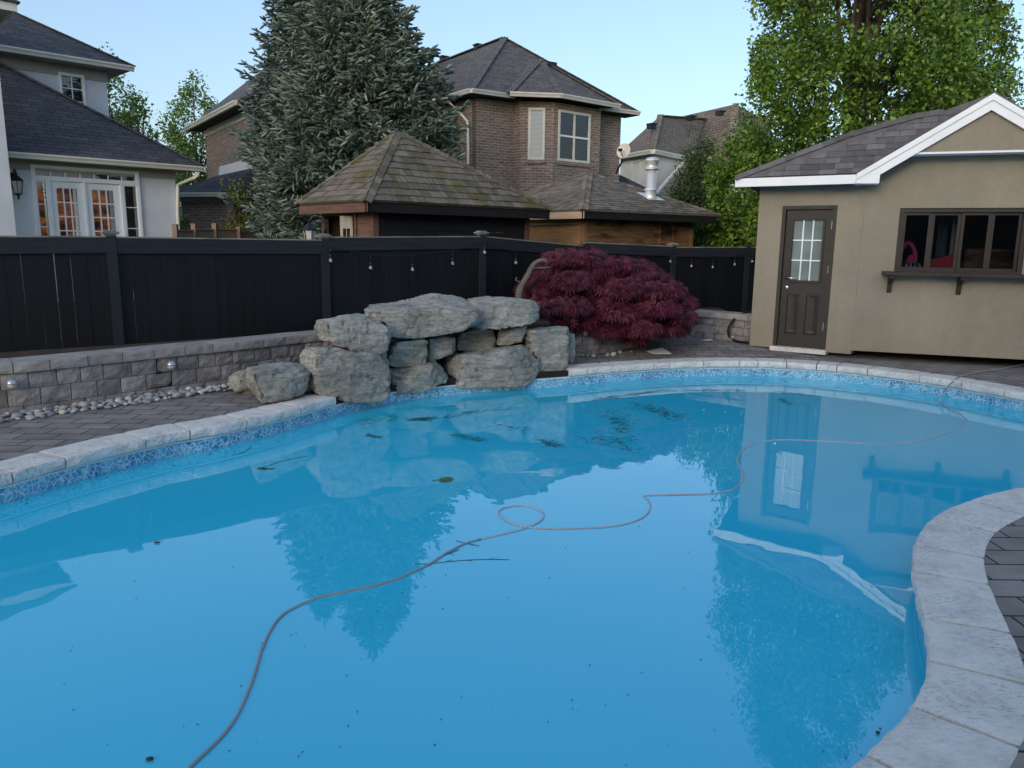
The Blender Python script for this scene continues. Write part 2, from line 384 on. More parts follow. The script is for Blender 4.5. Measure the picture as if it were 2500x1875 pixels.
M_['pale_wood'] = woodmat('pale_fascia', (.42, .29, .2), (.56, .42, .32), .2, .1, (2, 20, 1))
M_['old_white'] = woodmat('weathered_white', (.3, .28, .25), (.5, .48, .44), .3, .2, (14, 2, 1))
M_['brown_fence'] = woodmat('brown_fence_wood', (.2, .13, .095), (.32, .23, .165), .4, .35, (30, 2, 1))
M_['black'] = plain('black_metal', (.012, .013, .015), .4, .1, bstr=0)
M_['lampglass'] = plain('lamp_glass', (.5, .5, .48), .15, .05, bstr=0)
M_['spruce'] = leafmat('blue_spruce_needles', (.05, .078, .075), (.27, .36, .34), .7, .05)
M_['spruce2'] = leafmat('green_spruce_needles', (.06, .088, .07), (.31, .39, .32), .7, .05)
M_['bark'] = plain('bark', (.07, .055, .042), .95, .4, 6, 30, .9, .02)
M_['greybark'] = plain('grey_bark', (.115, .105, .09), .9, .3, 9, 30, .6, .01)
M_['pear'] = leafmat('glossy_green_leaves', (.055, .12, .018), (.25, .40, .06), .35, .22)
M_['hedge'] = leafmat('hedge_leaves', (.05, .11, .018), (.17, .3, .055), .5, .15)
M_['cedar_tree'] = leafmat('arborvitae_foliage', (.025, .055, .018), (.09, .15, .045), .7, .1)
M_['maple_green'] = leafmat('green_leaves', (.06, .13, .022), (.22, .34, .08), .5, .25)
M_['yellowgreen'] = leafmat('olive_needles', (.09, .115, .02), (.24, .27, .05), .6, .15)
M_['redleaf'] = leafmat('purple_lace_leaves', (.032, .005, .013), (.21, .031, .06), .55, .22)
M_['algae'] = plain('algae', (.04, .12, .04), .9, .3, bstr=0)
M_['cable'] = plain('grey_cable', (.27, .28, .29), .5, .15, bstr=0)
M_['cable_pale'] = plain('pale_cable', (.46, .38, .39), .5, .15, bstr=0)

# ------------------------------------------------------------------ generic pieces
def frame_uv(poly):
    """local frame of a planar roof polygon: u level, v uphill, n up"""
    P = [Vector(p) for p in poly]
    n = Vector((0, 0, 0))
    for i in range(len(P)):
        a, b = P[i], P[(i + 1) % len(P)]; n += a.cross(b)
    n.normalize()
    if n.z < 0: n = -n
    u = Vector((-n.y, n.x, 0)).normalized(); v = n.cross(u)
    if v.z < 0: v = -v; u = -u
    return P, u, v, n
def clip(poly, clipper):
    """Sutherland-Hodgman, clipper convex, both 2-D"""
    area = sum(clipper[i][0] * clipper[(i + 1) % len(clipper)][1] - clipper[(i + 1) % len(clipper)][0] * clipper[i][1] for i in range(len(clipper)))
    if area < 0: clipper = clipper[::-1]
    out = poly
    for i in range(len(clipper)):
        a, b = clipper[i], clipper[(i + 1) % len(clipper)]
        def side(p): return (b[0] - a[0]) * (p[1] - a[1]) - (b[1] - a[1]) * (p[0] - a[0])
        res = []
        for j in range(len(out)):
            p, q = out[j], out[(j + 1) % len(out)]
            sp, sq = side(p), side(q)
            if sp >= 0: res.append(p)
            if (sp >= 0) != (sq >= 0):
                t = sp / (sp - sq); res.append((p[0] + (q[0] - p[0]) * t, p[1] + (q[1] - p[1]) * t))
        out = res
        if len(out) < 3: return []
    return out
def tiles(mb, poly, course, w0, w1, th, seed=1, rag=.015, gap=.006):
    """individual shakes laid over a convex roof polygon"""
    r = random.Random(seed)
    P, u, v, n = frame_uv(poly); o = P[0]
    q = [((p - o).dot(u), (p - o).dot(v)) for p in P]
    umin = min(a for a, b in q); umax = max(a for a, b in q); vmin = min(b for a, b in q); vmax = max(b for a, b in q)
    mb.prism([p - n * .03 for p in P], n * .03)
    k = 0; vv = vmin
    while vv < vmax:
        uu = umin - r.random() * w1
        while uu < umax:
            ww = r.uniform(w0, w1); lo = vv - r.random() * rag - (.01 if k else 0); hi = vv + course
            c = clip([(uu + gap / 2, lo), (uu + ww - gap / 2, lo), (uu + ww - gap / 2, hi), (uu + gap / 2, hi)], q)
            if c:
                tt = th * r.uniform(.75, 1.25); ti = r.uniform(-.03, .03)
                def hh(b, a): return .004 + tt * max(0, 1 - .85 * (b - lo) / (hi - lo)) + ti * (a - uu) * .3
                top = [o + u * a + v * b + n * hh(b, a) for a, b in c]; bot = [o + u * a + v * b for a, b in c]
                m = len(c); mb.add(bot + top, [tuple(range(m, 2 * m))] + [(i, (i + 1) % m, m + (i + 1) % m, m + i) for i in range(m)])
            uu += ww
        vv += course; k += 1
def hipcap(mb, a, b, w, step, th, n1, n2):
    """overlapping cap shingles along a hip from low point a to high point b"""
    a = Vector(a); b = Vector(b); d = (b - a); Ln = d.length; d.normalize(); k = int(Ln / step)
    for i in range(k + 1):
        p = a + d * (i * step); q = a + d * min(Ln, (i + 1) * step + .03)
        for n in (n1, n2):
            n = Vector(n).normalized(); s = (n - d * n.dot(d)).normalized()
            side = d.cross(s).normalized()
            other = n2 if n is n1 else n1
            side = side if side.dot(Vector(n1) - Vector(n2)) * (1 if n == Vector(n1).normalized() else -1) > 0 else -side
            e = s * th
            mb.hexa(p, p + side * w, q + side * w, q, p + e * 2.0, p + side * w + e * 2.0, q + side * w + e * .8, q + e * .8)

def chaikin(pts, k=2, closed=False):
    for _ in range(k):
        out = [] if closed else [pts[0]]
        n = len(pts)
        for i in range(n if closed else n - 1):
            a, b = Vector(pts[i]), Vector(pts[(i + 1) % n]); out += [a * .75 + b * .25, a * .25 + b * .75]
        if not closed: out.append(pts[-1])
        pts = [Vector(p) for p in out]
    return pts
def resample(pts, step, closed=False):
    pts = [Vector(p) for p in pts]
    if closed: pts = pts + [pts[0]]
    out = [pts[0]]; acc = 0
    for i in range(len(pts) - 1):
        a, b = pts[i], pts[i + 1]; Ln = (b - a).length
        while acc + Ln >= step:
            t = (step - acc) / Ln; a = a + (b - a) * t; out.append(a); Ln = (b - a).length; acc = 0
        acc += Ln
    return out
def inpoly(x, y, P):
    c = False; j = len(P) - 1
    for i in range(len(P)):
        if (P[i][1] > y) != (P[j][1] > y) and x < (P[j][0] - P[i][0]) * (y - P[i][1]) / (P[j][1] - P[i][1]) + P[i][0]: c = not c
        j = i
    return c

# ================================================================== POOL
def dz(x, y):
    t = max(0, min(1, (y - 9.9) / 1.2)); return .2 + .085 * t * t * (3 - 2 * t)
wl_px = [(12,1229),(83,1205),(146,1186),(212,1168),(285,1148),(338,1135),(433,1111),(519,1098),(600,1078),(700,1052),(808,1018),(939,985),(1011,974),(1134,961),(1242,952),(1351,945),(1500,931),(1681,918),(1884,917),(2088,934),(2268,960),(2404,985),(2500,1006)]
far = [G(x, y, 0) for x, y in wl_px]
near_px = [(2393,1220),(2288,1270),(2253,1338),(2258,1406),(2280,1482),(2302,1550),(2308,1637),(2280,1727),(2210,1801),(2142,1873)]
near = [G(x, y, .2) for x, y in near_px]
poly = [V2(-4.35, 2.0), V2(-4.1, 3.1), V2(-3.6, 4.1)] + [V2(p.x, p.y) for p in far] + [V2(5.6, 7.0), V2(6.1, 6.1), V2(5.9, 5.1), V2(5.0, 4.75), V2(4.0, 4.72), V2(3.3, 4.6)] + [V2(p.x, p.y) for p in near] + [V2(.75, 1.72), V2(.3, 1.55), V2(-.6, 1.4), V2(-2.2, 1.3), V2(-3.6, 1.35)]
POOL = resample(chaikin(poly, 2, True), .12, True)
NP = len(POOL)
nrm = []
for i in range(NP):
    t = (POOL[(i + 2) % NP] - POOL[(i - 2) % NP]).normalized(); nrm.append(Vector((-t.y, t.x, 0)))
# polygon runs clockwise; outward normal is to the left
cen = sum(POOL, Vector()) / NP
area = sum(POOL[i].x * POOL[(i + 1) % NP].y - POOL[(i + 1) % NP].x * POOL[i].y for i in range(NP))
if area > 0: nrm = [-n for n in nrm]
def offs(d): return [POOL[i] + nrm[i] * d for i in range(NP)]
def flat_mesh(name, outer, hole, zf, mat, extra=None, keep=None, kind='structure'):
    pts = [Vector((p.x, p.y)) for p in outer]; n0 = len(pts); edges = [(i, (i + 1) % n0) for i in range(n0)]
    if hole:
        n1 = len(pts); pts += [Vector((p.x, p.y)) for p in hole]; k = len(hole); edges += [(n1 + i, n1 + (i + 1) % k) for i in range(k)]
    if extra: pts += extra
    vs, es, fs, *_ = delaunay_2d_cdt(pts, edges, [], 0, 1e-5)
    ok = []
    for f in fs:
        c = sum((vs[i] for i in f), Vector((0, 0))) / len(f)
        if inpoly(c.x, c.y, outer) and not (hole and inpoly(c.x, c.y, hole)): ok.append(f)
    mb = MB(); mb.add([(v.x, v.y, zf(v.x, v.y)) for v in vs], ok)
    me = bpy.data.meshes.new(name); me.from_pydata(mb.v, [], mb.f)
    bm = bmesh.new(); bm.from_mesh(me); bmesh.ops.recalc_face_normals(bm, faces=bm.faces)
    for f in bm.faces:
        if f.normal.z < 0: f.normal_flip()
    bm.to_mesh(me); bm.free()
    o = finish(me, name, mat); return tag(o, kind=kind)

flat_mesh('water', offs(.004), None, lambda x, y: 0.0, M_['water'])
def ring(name, levels, mat, kind='structure'):
    mb = MB(); vs = []; fs = []
    for d, z in levels: vs += [(p.x, p.y, z) for p in offs(d)]
    for k in range(len(levels) - 1):
        for i in range(NP):
            j = (i + 1) % NP; fs.append((k * NP + i, k * NP + j, (k + 1) * NP + j, (k + 1) * NP + i))
    mb.add(vs, fs); return tag(mb.build(name, mat, None, True), kind=kind)
ring('pool_liner_band', [(0, -.12), (0, .096)], M_['band'])
ring('pool_liner', [(-2.2, -1.5), (-.9, -1.25), (-.25, -1.05), (-.22, -.42), (-.02, -.38), (.001, -.12)], M_['liner'])
ring('pool_track', [(-.006, .094), (-.012, .1), (-.006, .108), (.02, .11)], M_['track'])
flat_mesh('pool_floor', offs(-2.2), None, lambda x, y: -1.5, M_['liner'])
deck_out = [V2(-9, -3), V2(9, -3), V2(9, 10.5), V2(5, 12.6), V2(2.6, 13.2), V2(1.2, 11.6), V2(-2.2, 9.6), V2(-3.6, 8.2), V2(-5.2, 6.4), V2(-7.5, 5.0), V2(-9, 4.4)]
ex = [Vector((x * .5, y * .4)) for x in range(-2, 18) for y in range(24, 33) if inpoly(x * .5, y * .4, deck_out) and not inpoly(x * .5, y * .4, offs(.4))]
flat_mesh('pool_deck', deck_out, offs(.24), lambda x, y: dz(x, y) - .006, M_['pavers'], ex)
flat_mesh('ground', [V2(-300, -120), V2(300, -120), V2(300, 500), V2(-300, 500)], [p for p in deck_out], lambda x, y: .12 if y > 0 else .12, M_['grass'])

# coping stones
cum = [0.0]
for i in range(NP): cum.append(cum[-1] + (POOL[(i + 1) % NP] - POOL[i]).length)
def at_s(s, d):
    s = s % cum[-1]; lo = 0; hi = NP
    while hi - lo > 1:
        m = (lo + hi) // 2
        if cum[m] <= s: lo = m
        else: hi = m
    t = (s - cum[lo]) / max(1e-6, cum[lo + 1] - cum[lo]); i, j = lo, (lo + 1) % NP
    p = POOL[i].lerp(POOL[j], t); n = nrm[i].lerp(nrm[j], t).normalized(); return p + n * d
def s_of(p):
    b = min(range(NP), key=lambda i: (POOL[i] - Vector((p.x, p.y, 0))).length); return cum[b]
joints_px = [(-140,1190),(20,1148),(168,1111),(353,1068),(463,1046),(595,1023),(685,1006),(730,994),(836,972),(1000,938),(1180,925),(1390,902),(1443,899),(1502,895),(1599,887),(1647,885),(1719,880),(1785,876),(1850,876),(1925,878),(1988,881),(2059,888),(2124,898),(2253,912),(2370,932),(2479,952)]
js = [s_of(G(x, y, .2)) for x, y in joints_px]; skip0, skip1 = js[8], js[11]
near_j = [(2393,1220),(2288,1270),(2253,1338),(2258,1406),(2302,1517),(2308,1637),(2280,1727),(2142,1873)]
nj = [s_of(G(x, y, .2)) for x, y in near_j]
def fill(a, b, step):
    n = max(1, round((b - a) / step)); return [a + (b - a) * k / n for k in range(1, n)]
jj = js[:] + fill(js[-1], nj[0], .5) + nj
jj += fill(nj[-1], js[0] + cum[-1], .55)
coping = thing('pool_coping', (0, 0, .2), 'pale grey stone coping laid in a curve around the pool edge', 'coping')
def stone(s0, s1, idx):
    wd = .255; gap = .008 if at_s(s0, 0).y < 4.6 and at_s(s0, 0).x > 0 else .006; n = max(3, int((s1 - s0) / .03)); mb = MB()
    prof0 = [(-.03, .115), (-.044, .13), (-.05, .155), (-.05, .18), (-.047, .195), (-.036, .2), (.06, .201), (.16, .201), (wd - .01, .2), (wd, .19), (wd, .115)]
    m = len(prof0); vs = []; fs = []
    for k in range(n + 1):
        s = s0 + gap + (s1 - s0 - 2 * gap) * k / n
        for a, (d, z) in enumerate(prof0):
            p = at_s(s, d)
            q = noise.noise(Vector((p.x * 9, p.y * 9, z * 14 + idx)))
            q2 = noise.noise(Vector((p.x * 30, p.y * 30, z * 40 + idx)))
            if a <= 5: p = at_s(s, d + (.012 * q if a < 4 else .006 * q) + .005 * q2)
            zz = z + (.0025 * q + .001 * q2 if 4 <= a <= 9 else 0)
            if k in (0, n) and 4 <= a <= 9: zz -= .004
            zz += dz(p.x, p.y) - .2
            vs.append((p.x, p.y, zz))
    for k in range(n):
        for a in range(m):
            b = (a + 1) % m; fs.append((k * m + a, k * m + b, (k + 1) * m + b, (k + 1) * m + a))
    fs += [tuple(range(m)), tuple(range(n * m, (n + 1) * m))[::-1]]
    mb.add(vs, fs); o = mb.build('coping_stone', M_['coping'], coping, False)
    bm = bmesh.new(); bm.from_mesh(o.data); bmesh.ops.recalc_face_normals(bm, faces=bm.faces); bm.to_mesh(o.data); bm.free()
for i in range(len(jj)):
    a = jj[i]; b = jj[(i + 1) % len(jj)]
    if b < a: b += cum[-1]
    if b - a > .08 and not (skip0 - .02 <= a and b <= skip1 + .02): stone(a, b, i)

def ringmesh(name, levels, mat, parent):
    mb = MB(); vs = []; fs = []
    for d, z in levels: vs += [(p.x, p.y, z + dz(p.x, p.y) - .2) for p in offs(d)]
    for k in range(len(levels) - 1):
        for i in range(NP): j = (i + 1) % NP; fs.append((k * NP + i, k * NP + j, (k + 1) * NP + j, (k + 1) * NP + i))
    mb.add(vs, fs); return mb.build(name, mat, parent)
ringmesh('mortar_bed', [(-.012, .118), (-.012, .18), (.25, .18)], M_['dark'], coping)

# ================================================================== RETAINING WALLS
def block_wall(name, path, zb, ztop, label, bl=(.17, .27), seed=3, depth=.24, courses=3, cap_th=.085):
    r = random.Random(seed); t0 = thing(name, (path[0].x, path[0].y, zb), label, 'retaining wall')
    P = resample(chaikin(path, 2), .02); n = len(P)
    def fr(i):
        x = max(0, min(n - 1.001, i)); i = int(x); t = (P[min(n - 1, i + 3)] - P[max(0, i - 3)]).normalized(); m = Vector((t.y, -t.x, 0))
        if (CAM - P[i]).dot(m) < 0: m = -m
        return P[i].lerp(P[min(n - 1, i + 1)], x - i), t, m
    def blk(mb, i0, i1, z0, z1, d0, d1, rough, ch=.008):
        # front face as a displaced grid, plus top/back/sides
        nu, nv = 5, 4; vs = []; fs = []
        off = r.uniform(-.004, .004); sd = r.random() * 50
        for b in range(nv + 1):
            for a in range(nu + 1):
                i = i0 + (i1 - i0) * a / nu; p, t, m = fr(i)
                edge = a in (0, nu) or b in (0, nv)
                z = z0 + (z1 - z0) * b / nv
                q = noise.noise(Vector((p.x * 14 + sd, p.y * 14, z * 22))) * rough
                d = d1 + off + (0 if not edge else -ch) + (q if not edge else q * .3)
                pp = p + m * d + Vector((0, 0, z)); vs.append(pp)
        for b in range(nv):
            for a in range(nu): k = b * (nu + 1) + a; fs.append((k, k + 1, k + nu + 2, k + nu + 1))
        kb = len(vs)
        for a in range(nu + 1):
            p, t, m = fr(i0 + (i1 - i0) * a / nu); vs.append(p + m * d0 + Vector((0, 0, z1)))
        for a in range(nu + 1):
            p, t, m = fr(i0 + (i1 - i0) * a / nu); vs.append(p + m * d0 + Vector((0, 0, z0)))
        top = nv * (nu + 1)
        for a in range(nu): fs.append((top + a, top + a + 1, kb + a + 1, kb + a)); fs.append((kb + a, kb + a + 1, kb + nu + 2 + a, kb + nu + 1 + a)); fs.append((a, a + 1, kb + nu + 2 + a, kb + nu + 1 + a))
        fs.append(tuple([b * (nu + 1) for b in range(nv + 1)] + [kb, kb + nu + 1])); fs.append(tuple([b * (nu + 1) + nu for b in range(nv + 1)] + [kb + nu, kb + 2 * nu + 1]))
        mb.add(vs, fs)
    hb = (ztop - cap_th - zb) / courses; mb = MB(); g = .0035
    for c in range(courses):
        i = -r.random() * 10
        while i < n - 1:
            ln = r.uniform(*bl) / .02; a = max(0, i); b = min(n - 1, i + ln)
            if b - a > 3: blk(mb, a + g / .02, b - g / .02, zb + c * hb + g * .6, zb + (c + 1) * hb - g * .6, -depth, 0, .012)
            i += ln
    mb.build('block_course', M_['block'], t0)
    mb = MB(); i = 0
    while i < n - 1:
        ln = r.uniform(.26, .31) / .02; b = min(n - 1, i + ln)
        if b - i > 3: blk(mb, i + g / .02, b - g / .02, ztop - cap_th, ztop, -depth - .06, .03, .008, .006)
        i += ln
    mb.build('cap_stone', M_['cap'], t0)
    mb = MB(); q = []
    for i in list(range(0, n, 12)) + [n - 1]:
        p, t, m = fr(i); q.append((p - m * .012, p - m * (depth - .02)))
    for (a, b), (c, d) in zip(q, q[1:]):
        z = Vector((0, 0, zb)); h = Vector((0, 0, ztop - cap_th - .006)); mb.hexa(a + z, c + z, d + z, b + z, a + h, c + h, d + h, b + h)
    mb.build('mortar_core', M_['dark'], t0)
    return t0, P, fr
ZW = .62
lw = [V2(-5.9, 4.9)] + [V2(*G(x, y, .2).xy) for x, y in [(0,1010),(65,1004),(195,986),(311,970),(434,952)]] + [V2(-2.80, 7.75), V2(-2.25, 8.5), V2(-1.5, 9.1), V2(-.8, 9.45)]
WL, WLP, wlf = block_wall('block_wall', lw, .1, ZW, 'low grey block retaining wall curving along the left side under the black fence')
rw = [V2(.3, 10.1)] + [V2(*G(x, y, .21).xy) for x, y in [(1404,866),(1532,857),(1611,834),(1683,822)]]
rw2 = [V2(*G(x, y, .27).xy) for x, y in [(1683,823),(1834,838)]]
def ext(a, b, k): return b + (b - a).normalized() * k
WR, WRP, wrf = block_wall('block_wall', rw + [ext(rw[-2], rw[-1], .05)], .2, ZW + .02, 'curved grey block retaining wall beneath the red maple', (.16, .23), 5)
rw2.append(ext(rw2[0], rw2[1], .1))
WS, WSP, wsf = block_wall('block_wall', rw2, .24, ZW + .05, 'short straight piece of block wall running up to the tan pool house', (.15, .21), 9)
# soil bed behind walls
mb = MB()
def soil_strip(P, fr_, z, back):
    q = []
    for i in range(0, len(P), 15):
        p, t, m = fr_(i); q.append((p - m * .2, back(p)))
    for (a, b), (c, d) in zip(q, q[1:]): mb.poly([a + Vector((0, 0, z)), c + Vector((0, 0, z)), d + Vector((0, 0, z)), b + Vector((0, 0, z))])
soil_strip(WLP, wlf, ZW - .07, lambda p: p + Vector((-1.1, 1.3, 0)))
soil_strip(WRP, wrf, ZW - .07, lambda p: p + Vector((-.6, 2.6, 0)))
soil_strip(WSP, wsf, ZW - .07, lambda p: p + Vector((.3, 2.8, 0)))
tag(mb.build('soil_bed', M_['soil']), kind='structure')

# ================================================================== BLACK FENCE
fence = thing('wooden_fence', (-2.44, 9.4, .5), 'tall black stained board fence with lattice-free panels and square capped posts behind the pool', 'fence')
fp_px = [(-420, 7.0), (268, None), (790, None), (1175, None), (1420, None), (1643, None), (1823, None), (2100, None)]
FP = [V2(-6.35, 6.25), V2(-4.22, 7.93), V2(-2.33, 9.42), V2(-.44, 10.88), V2(1.12, 12.4), V2(2.72, 13.2), V2(4.1, 13.75), V2(6.5, 14.6)]
def zat(p, y):
    lo, hi = 0, 60
    for _ in range(40):
        m = (lo + hi) / 2
        if proj(Vector((p.x, p.y, m)))[1] > y: lo = m
        else: hi = m
    return lo
FT = [(578, 580), (581, 588), (581, 579), (579, 602), (593, 603), (605, 605), (605, 606)]
PT = [None, 562, 570, 563, 588, 592, 592, 600]
def lerp_px(i):  # fix plan points to their pixel column
    return
pcol = [None, 270, 790, 1175, 1421, 1643, 1824, None]
for i in range(1, 7):
    # slide the point along the line from camera so that it sits in its pixel column
    p = FP[i]; d = ray(pcol[i], 600); FP[i] = V2(d.x / d.y * p.y, p.y)
hooks = []
for i in range(7):
    a, b = FP[i], FP[i + 1]; W = Wall(a, b - a); Ln = (b - a).length
    za, zb_ = zat(a, FT[i][0]), zat(b, FT[i][1])
    mb = MB(); p = W.pt; r = random.Random(40 + i)
    for (d0, d1, o0, o1) in ((.02, .045, -.155, 0.0),):
        mb.hexa(p(.04, za + o0, d1), p(Ln - .04, zb_ + o0, d1), p(Ln - .04, zb_ + o0, d0), p(.04, za + o0, d0), p(.04, za + o1, d1), p(Ln - .04, zb_ + o1, d1), p(Ln - .04, zb_ + o1, d0), p(.04, za + o1, d0))
    mb.build('top_rail', M_['fence_rail'], fence, bevel=.003)
    mb = MB()
    mb.hexa(p(.04, za, .05), p(Ln - .04, zb_, .05), p(Ln - .04, zb_, -.03), p(.04, za, -.03), p(.04, za + .016, .05), p(Ln - .04, zb_ + .016, .05), p(Ln - .04, zb_ + .016, -.03), p(.04, za + .016, -.03))
    mb.build('cap_rail', M_['fence_cap'], fence, bevel=.003)
    mb = MB(); s = .04
    while s < Ln - .04:
        wdt = r.uniform(.135, .15); e = min(s + wdt, Ln - .04); g = 0.0
        rr = r.random(); g = .006 if rr < (.42 if i < 3 else .16) else .0008
        z1 = za + (zb_ - za) * s / Ln - .1; d = r.uniform(-.004, .004); lean = r.uniform(-.002, .002)
        mb.hexa(p(s, .15, .014 + d), p(e - g, .15, .014 + d), p(e - g, .15, -.004 + d), p(s, .15, -.004 + d), p(s + lean, z1, .014 + d), p(e - g * r.choice((.2, 1)) + lean, z1, .014 + d), p(e - g + lean, z1, -.004 + d), p(s + lean, z1, -.004 + d))
        s = e
    mb.build('board_panel', M_['fence'], fence)
for i in range(1, 8):
    p = FP[i]; zt = zat(p, PT[i] + 3) if i < 7 else 1.8
    d = (FP[i] - FP[i - 1]); rz = math.atan2(d.y, d.x); mb = MB()
    sz = .1 if i != 3 else .105
    mb.box((p.x, p.y, zt / 2 - .02), (sz, sz, zt - .04), rz)
    po = mb.build('fence_post', M_['fence_rail'], fence, bevel=.004)
    if i in (4, 6): continue
    mb = MB(); mb.box((p.x, p.y, zt - .036), (.105, .105, .02), rz); mb.box((p.x, p.y, zt - .014), (.155, .155, .026), rz); mb.box((p.x, p.y, zt + .006), (.11, .11, .016), rz)
    mb.build('post_cap', M_['fence_cap'], po, bevel=.004)

# string lights
sl_t = thing('string_lights', A(790, 600, 9.2), 'black festoon cable with clear bulbs strung along the right half of the black fence', 'string lights')
def fpoint(px, py, front=.09):
    best = None
    for i in range(7):
        W = Wall(FP[i], FP[i + 1] - FP[i]).off(front); s, z = W.sz(px, py); Ln = (FP[i + 1] - FP[i]).length
        if -.05 <= s <= Ln + .05: best = W.pt(s, z); break
    return best
cab = [(776,622),(793,601),(812,603),(850,611),(893,621),(950,624),(1010,623),(1060,617),(1105,611),(1150,598),(1176,587),(1200,596),(1235,608),(1259,616),(1310,624),(1380,630),(1450,632),(1510,630),(1570,626),(1610,620),(1642,613),(1660,618),(1700,627),(1740,631),(1790,627),(1822,615),(1850,622)]
cp = [fpoint(*c) for c in cab]; cp = [c for c in cp if c is not None]
MB().tube(chaikin(cp, 2), .0048, 6).build('cable', M_['black'], sl_t, True)
m, t, b = newmat('bulb_glass'); b.inputs['Base Color'].default_value = (.9, .92, .95, 1); b.inputs['Roughness'].default_value = .05; b.inputs['Transmission Weight'].default_value = .8; b.inputs['IOR'].default_value = 1.45; M_['bulb'] = m
for bx, by, cy in [(807,634,602),(905,652,622),(1007,656,623),(1105,641,612),(1183,614,590),(1259,640,616),(1637,637,614),(1688,648,625),(1740,651,631),(1794,644,627),(1836,637,618)]:
    q = fpoint(bx, by); h = fpoint(bx, cy)
    if q is None or h is None: continue
    top = Vector((q.x, q.y, min(h.z, q.z + .16)))
    mb = MB(); mb.tube([top, q + Vector((0, 0, .05))], .004, 6); mb.lathe(q + Vector((0, 0, .018)), [(.012, 0), (.0165, .004), (.0165, .03), (.011, .045)], 10)
    s_ = mb.build('socket', M_['black'], sl_t, True)
    mb = MB(); mb.lathe(q + Vector((0, 0, -.032)), [(.003, 0), (.014, .004), (.021, .016), (.021, .026), (.013, .045), (.011, .052)], 12)
    mb.build('bulb', M_['bulb'], s_, True)

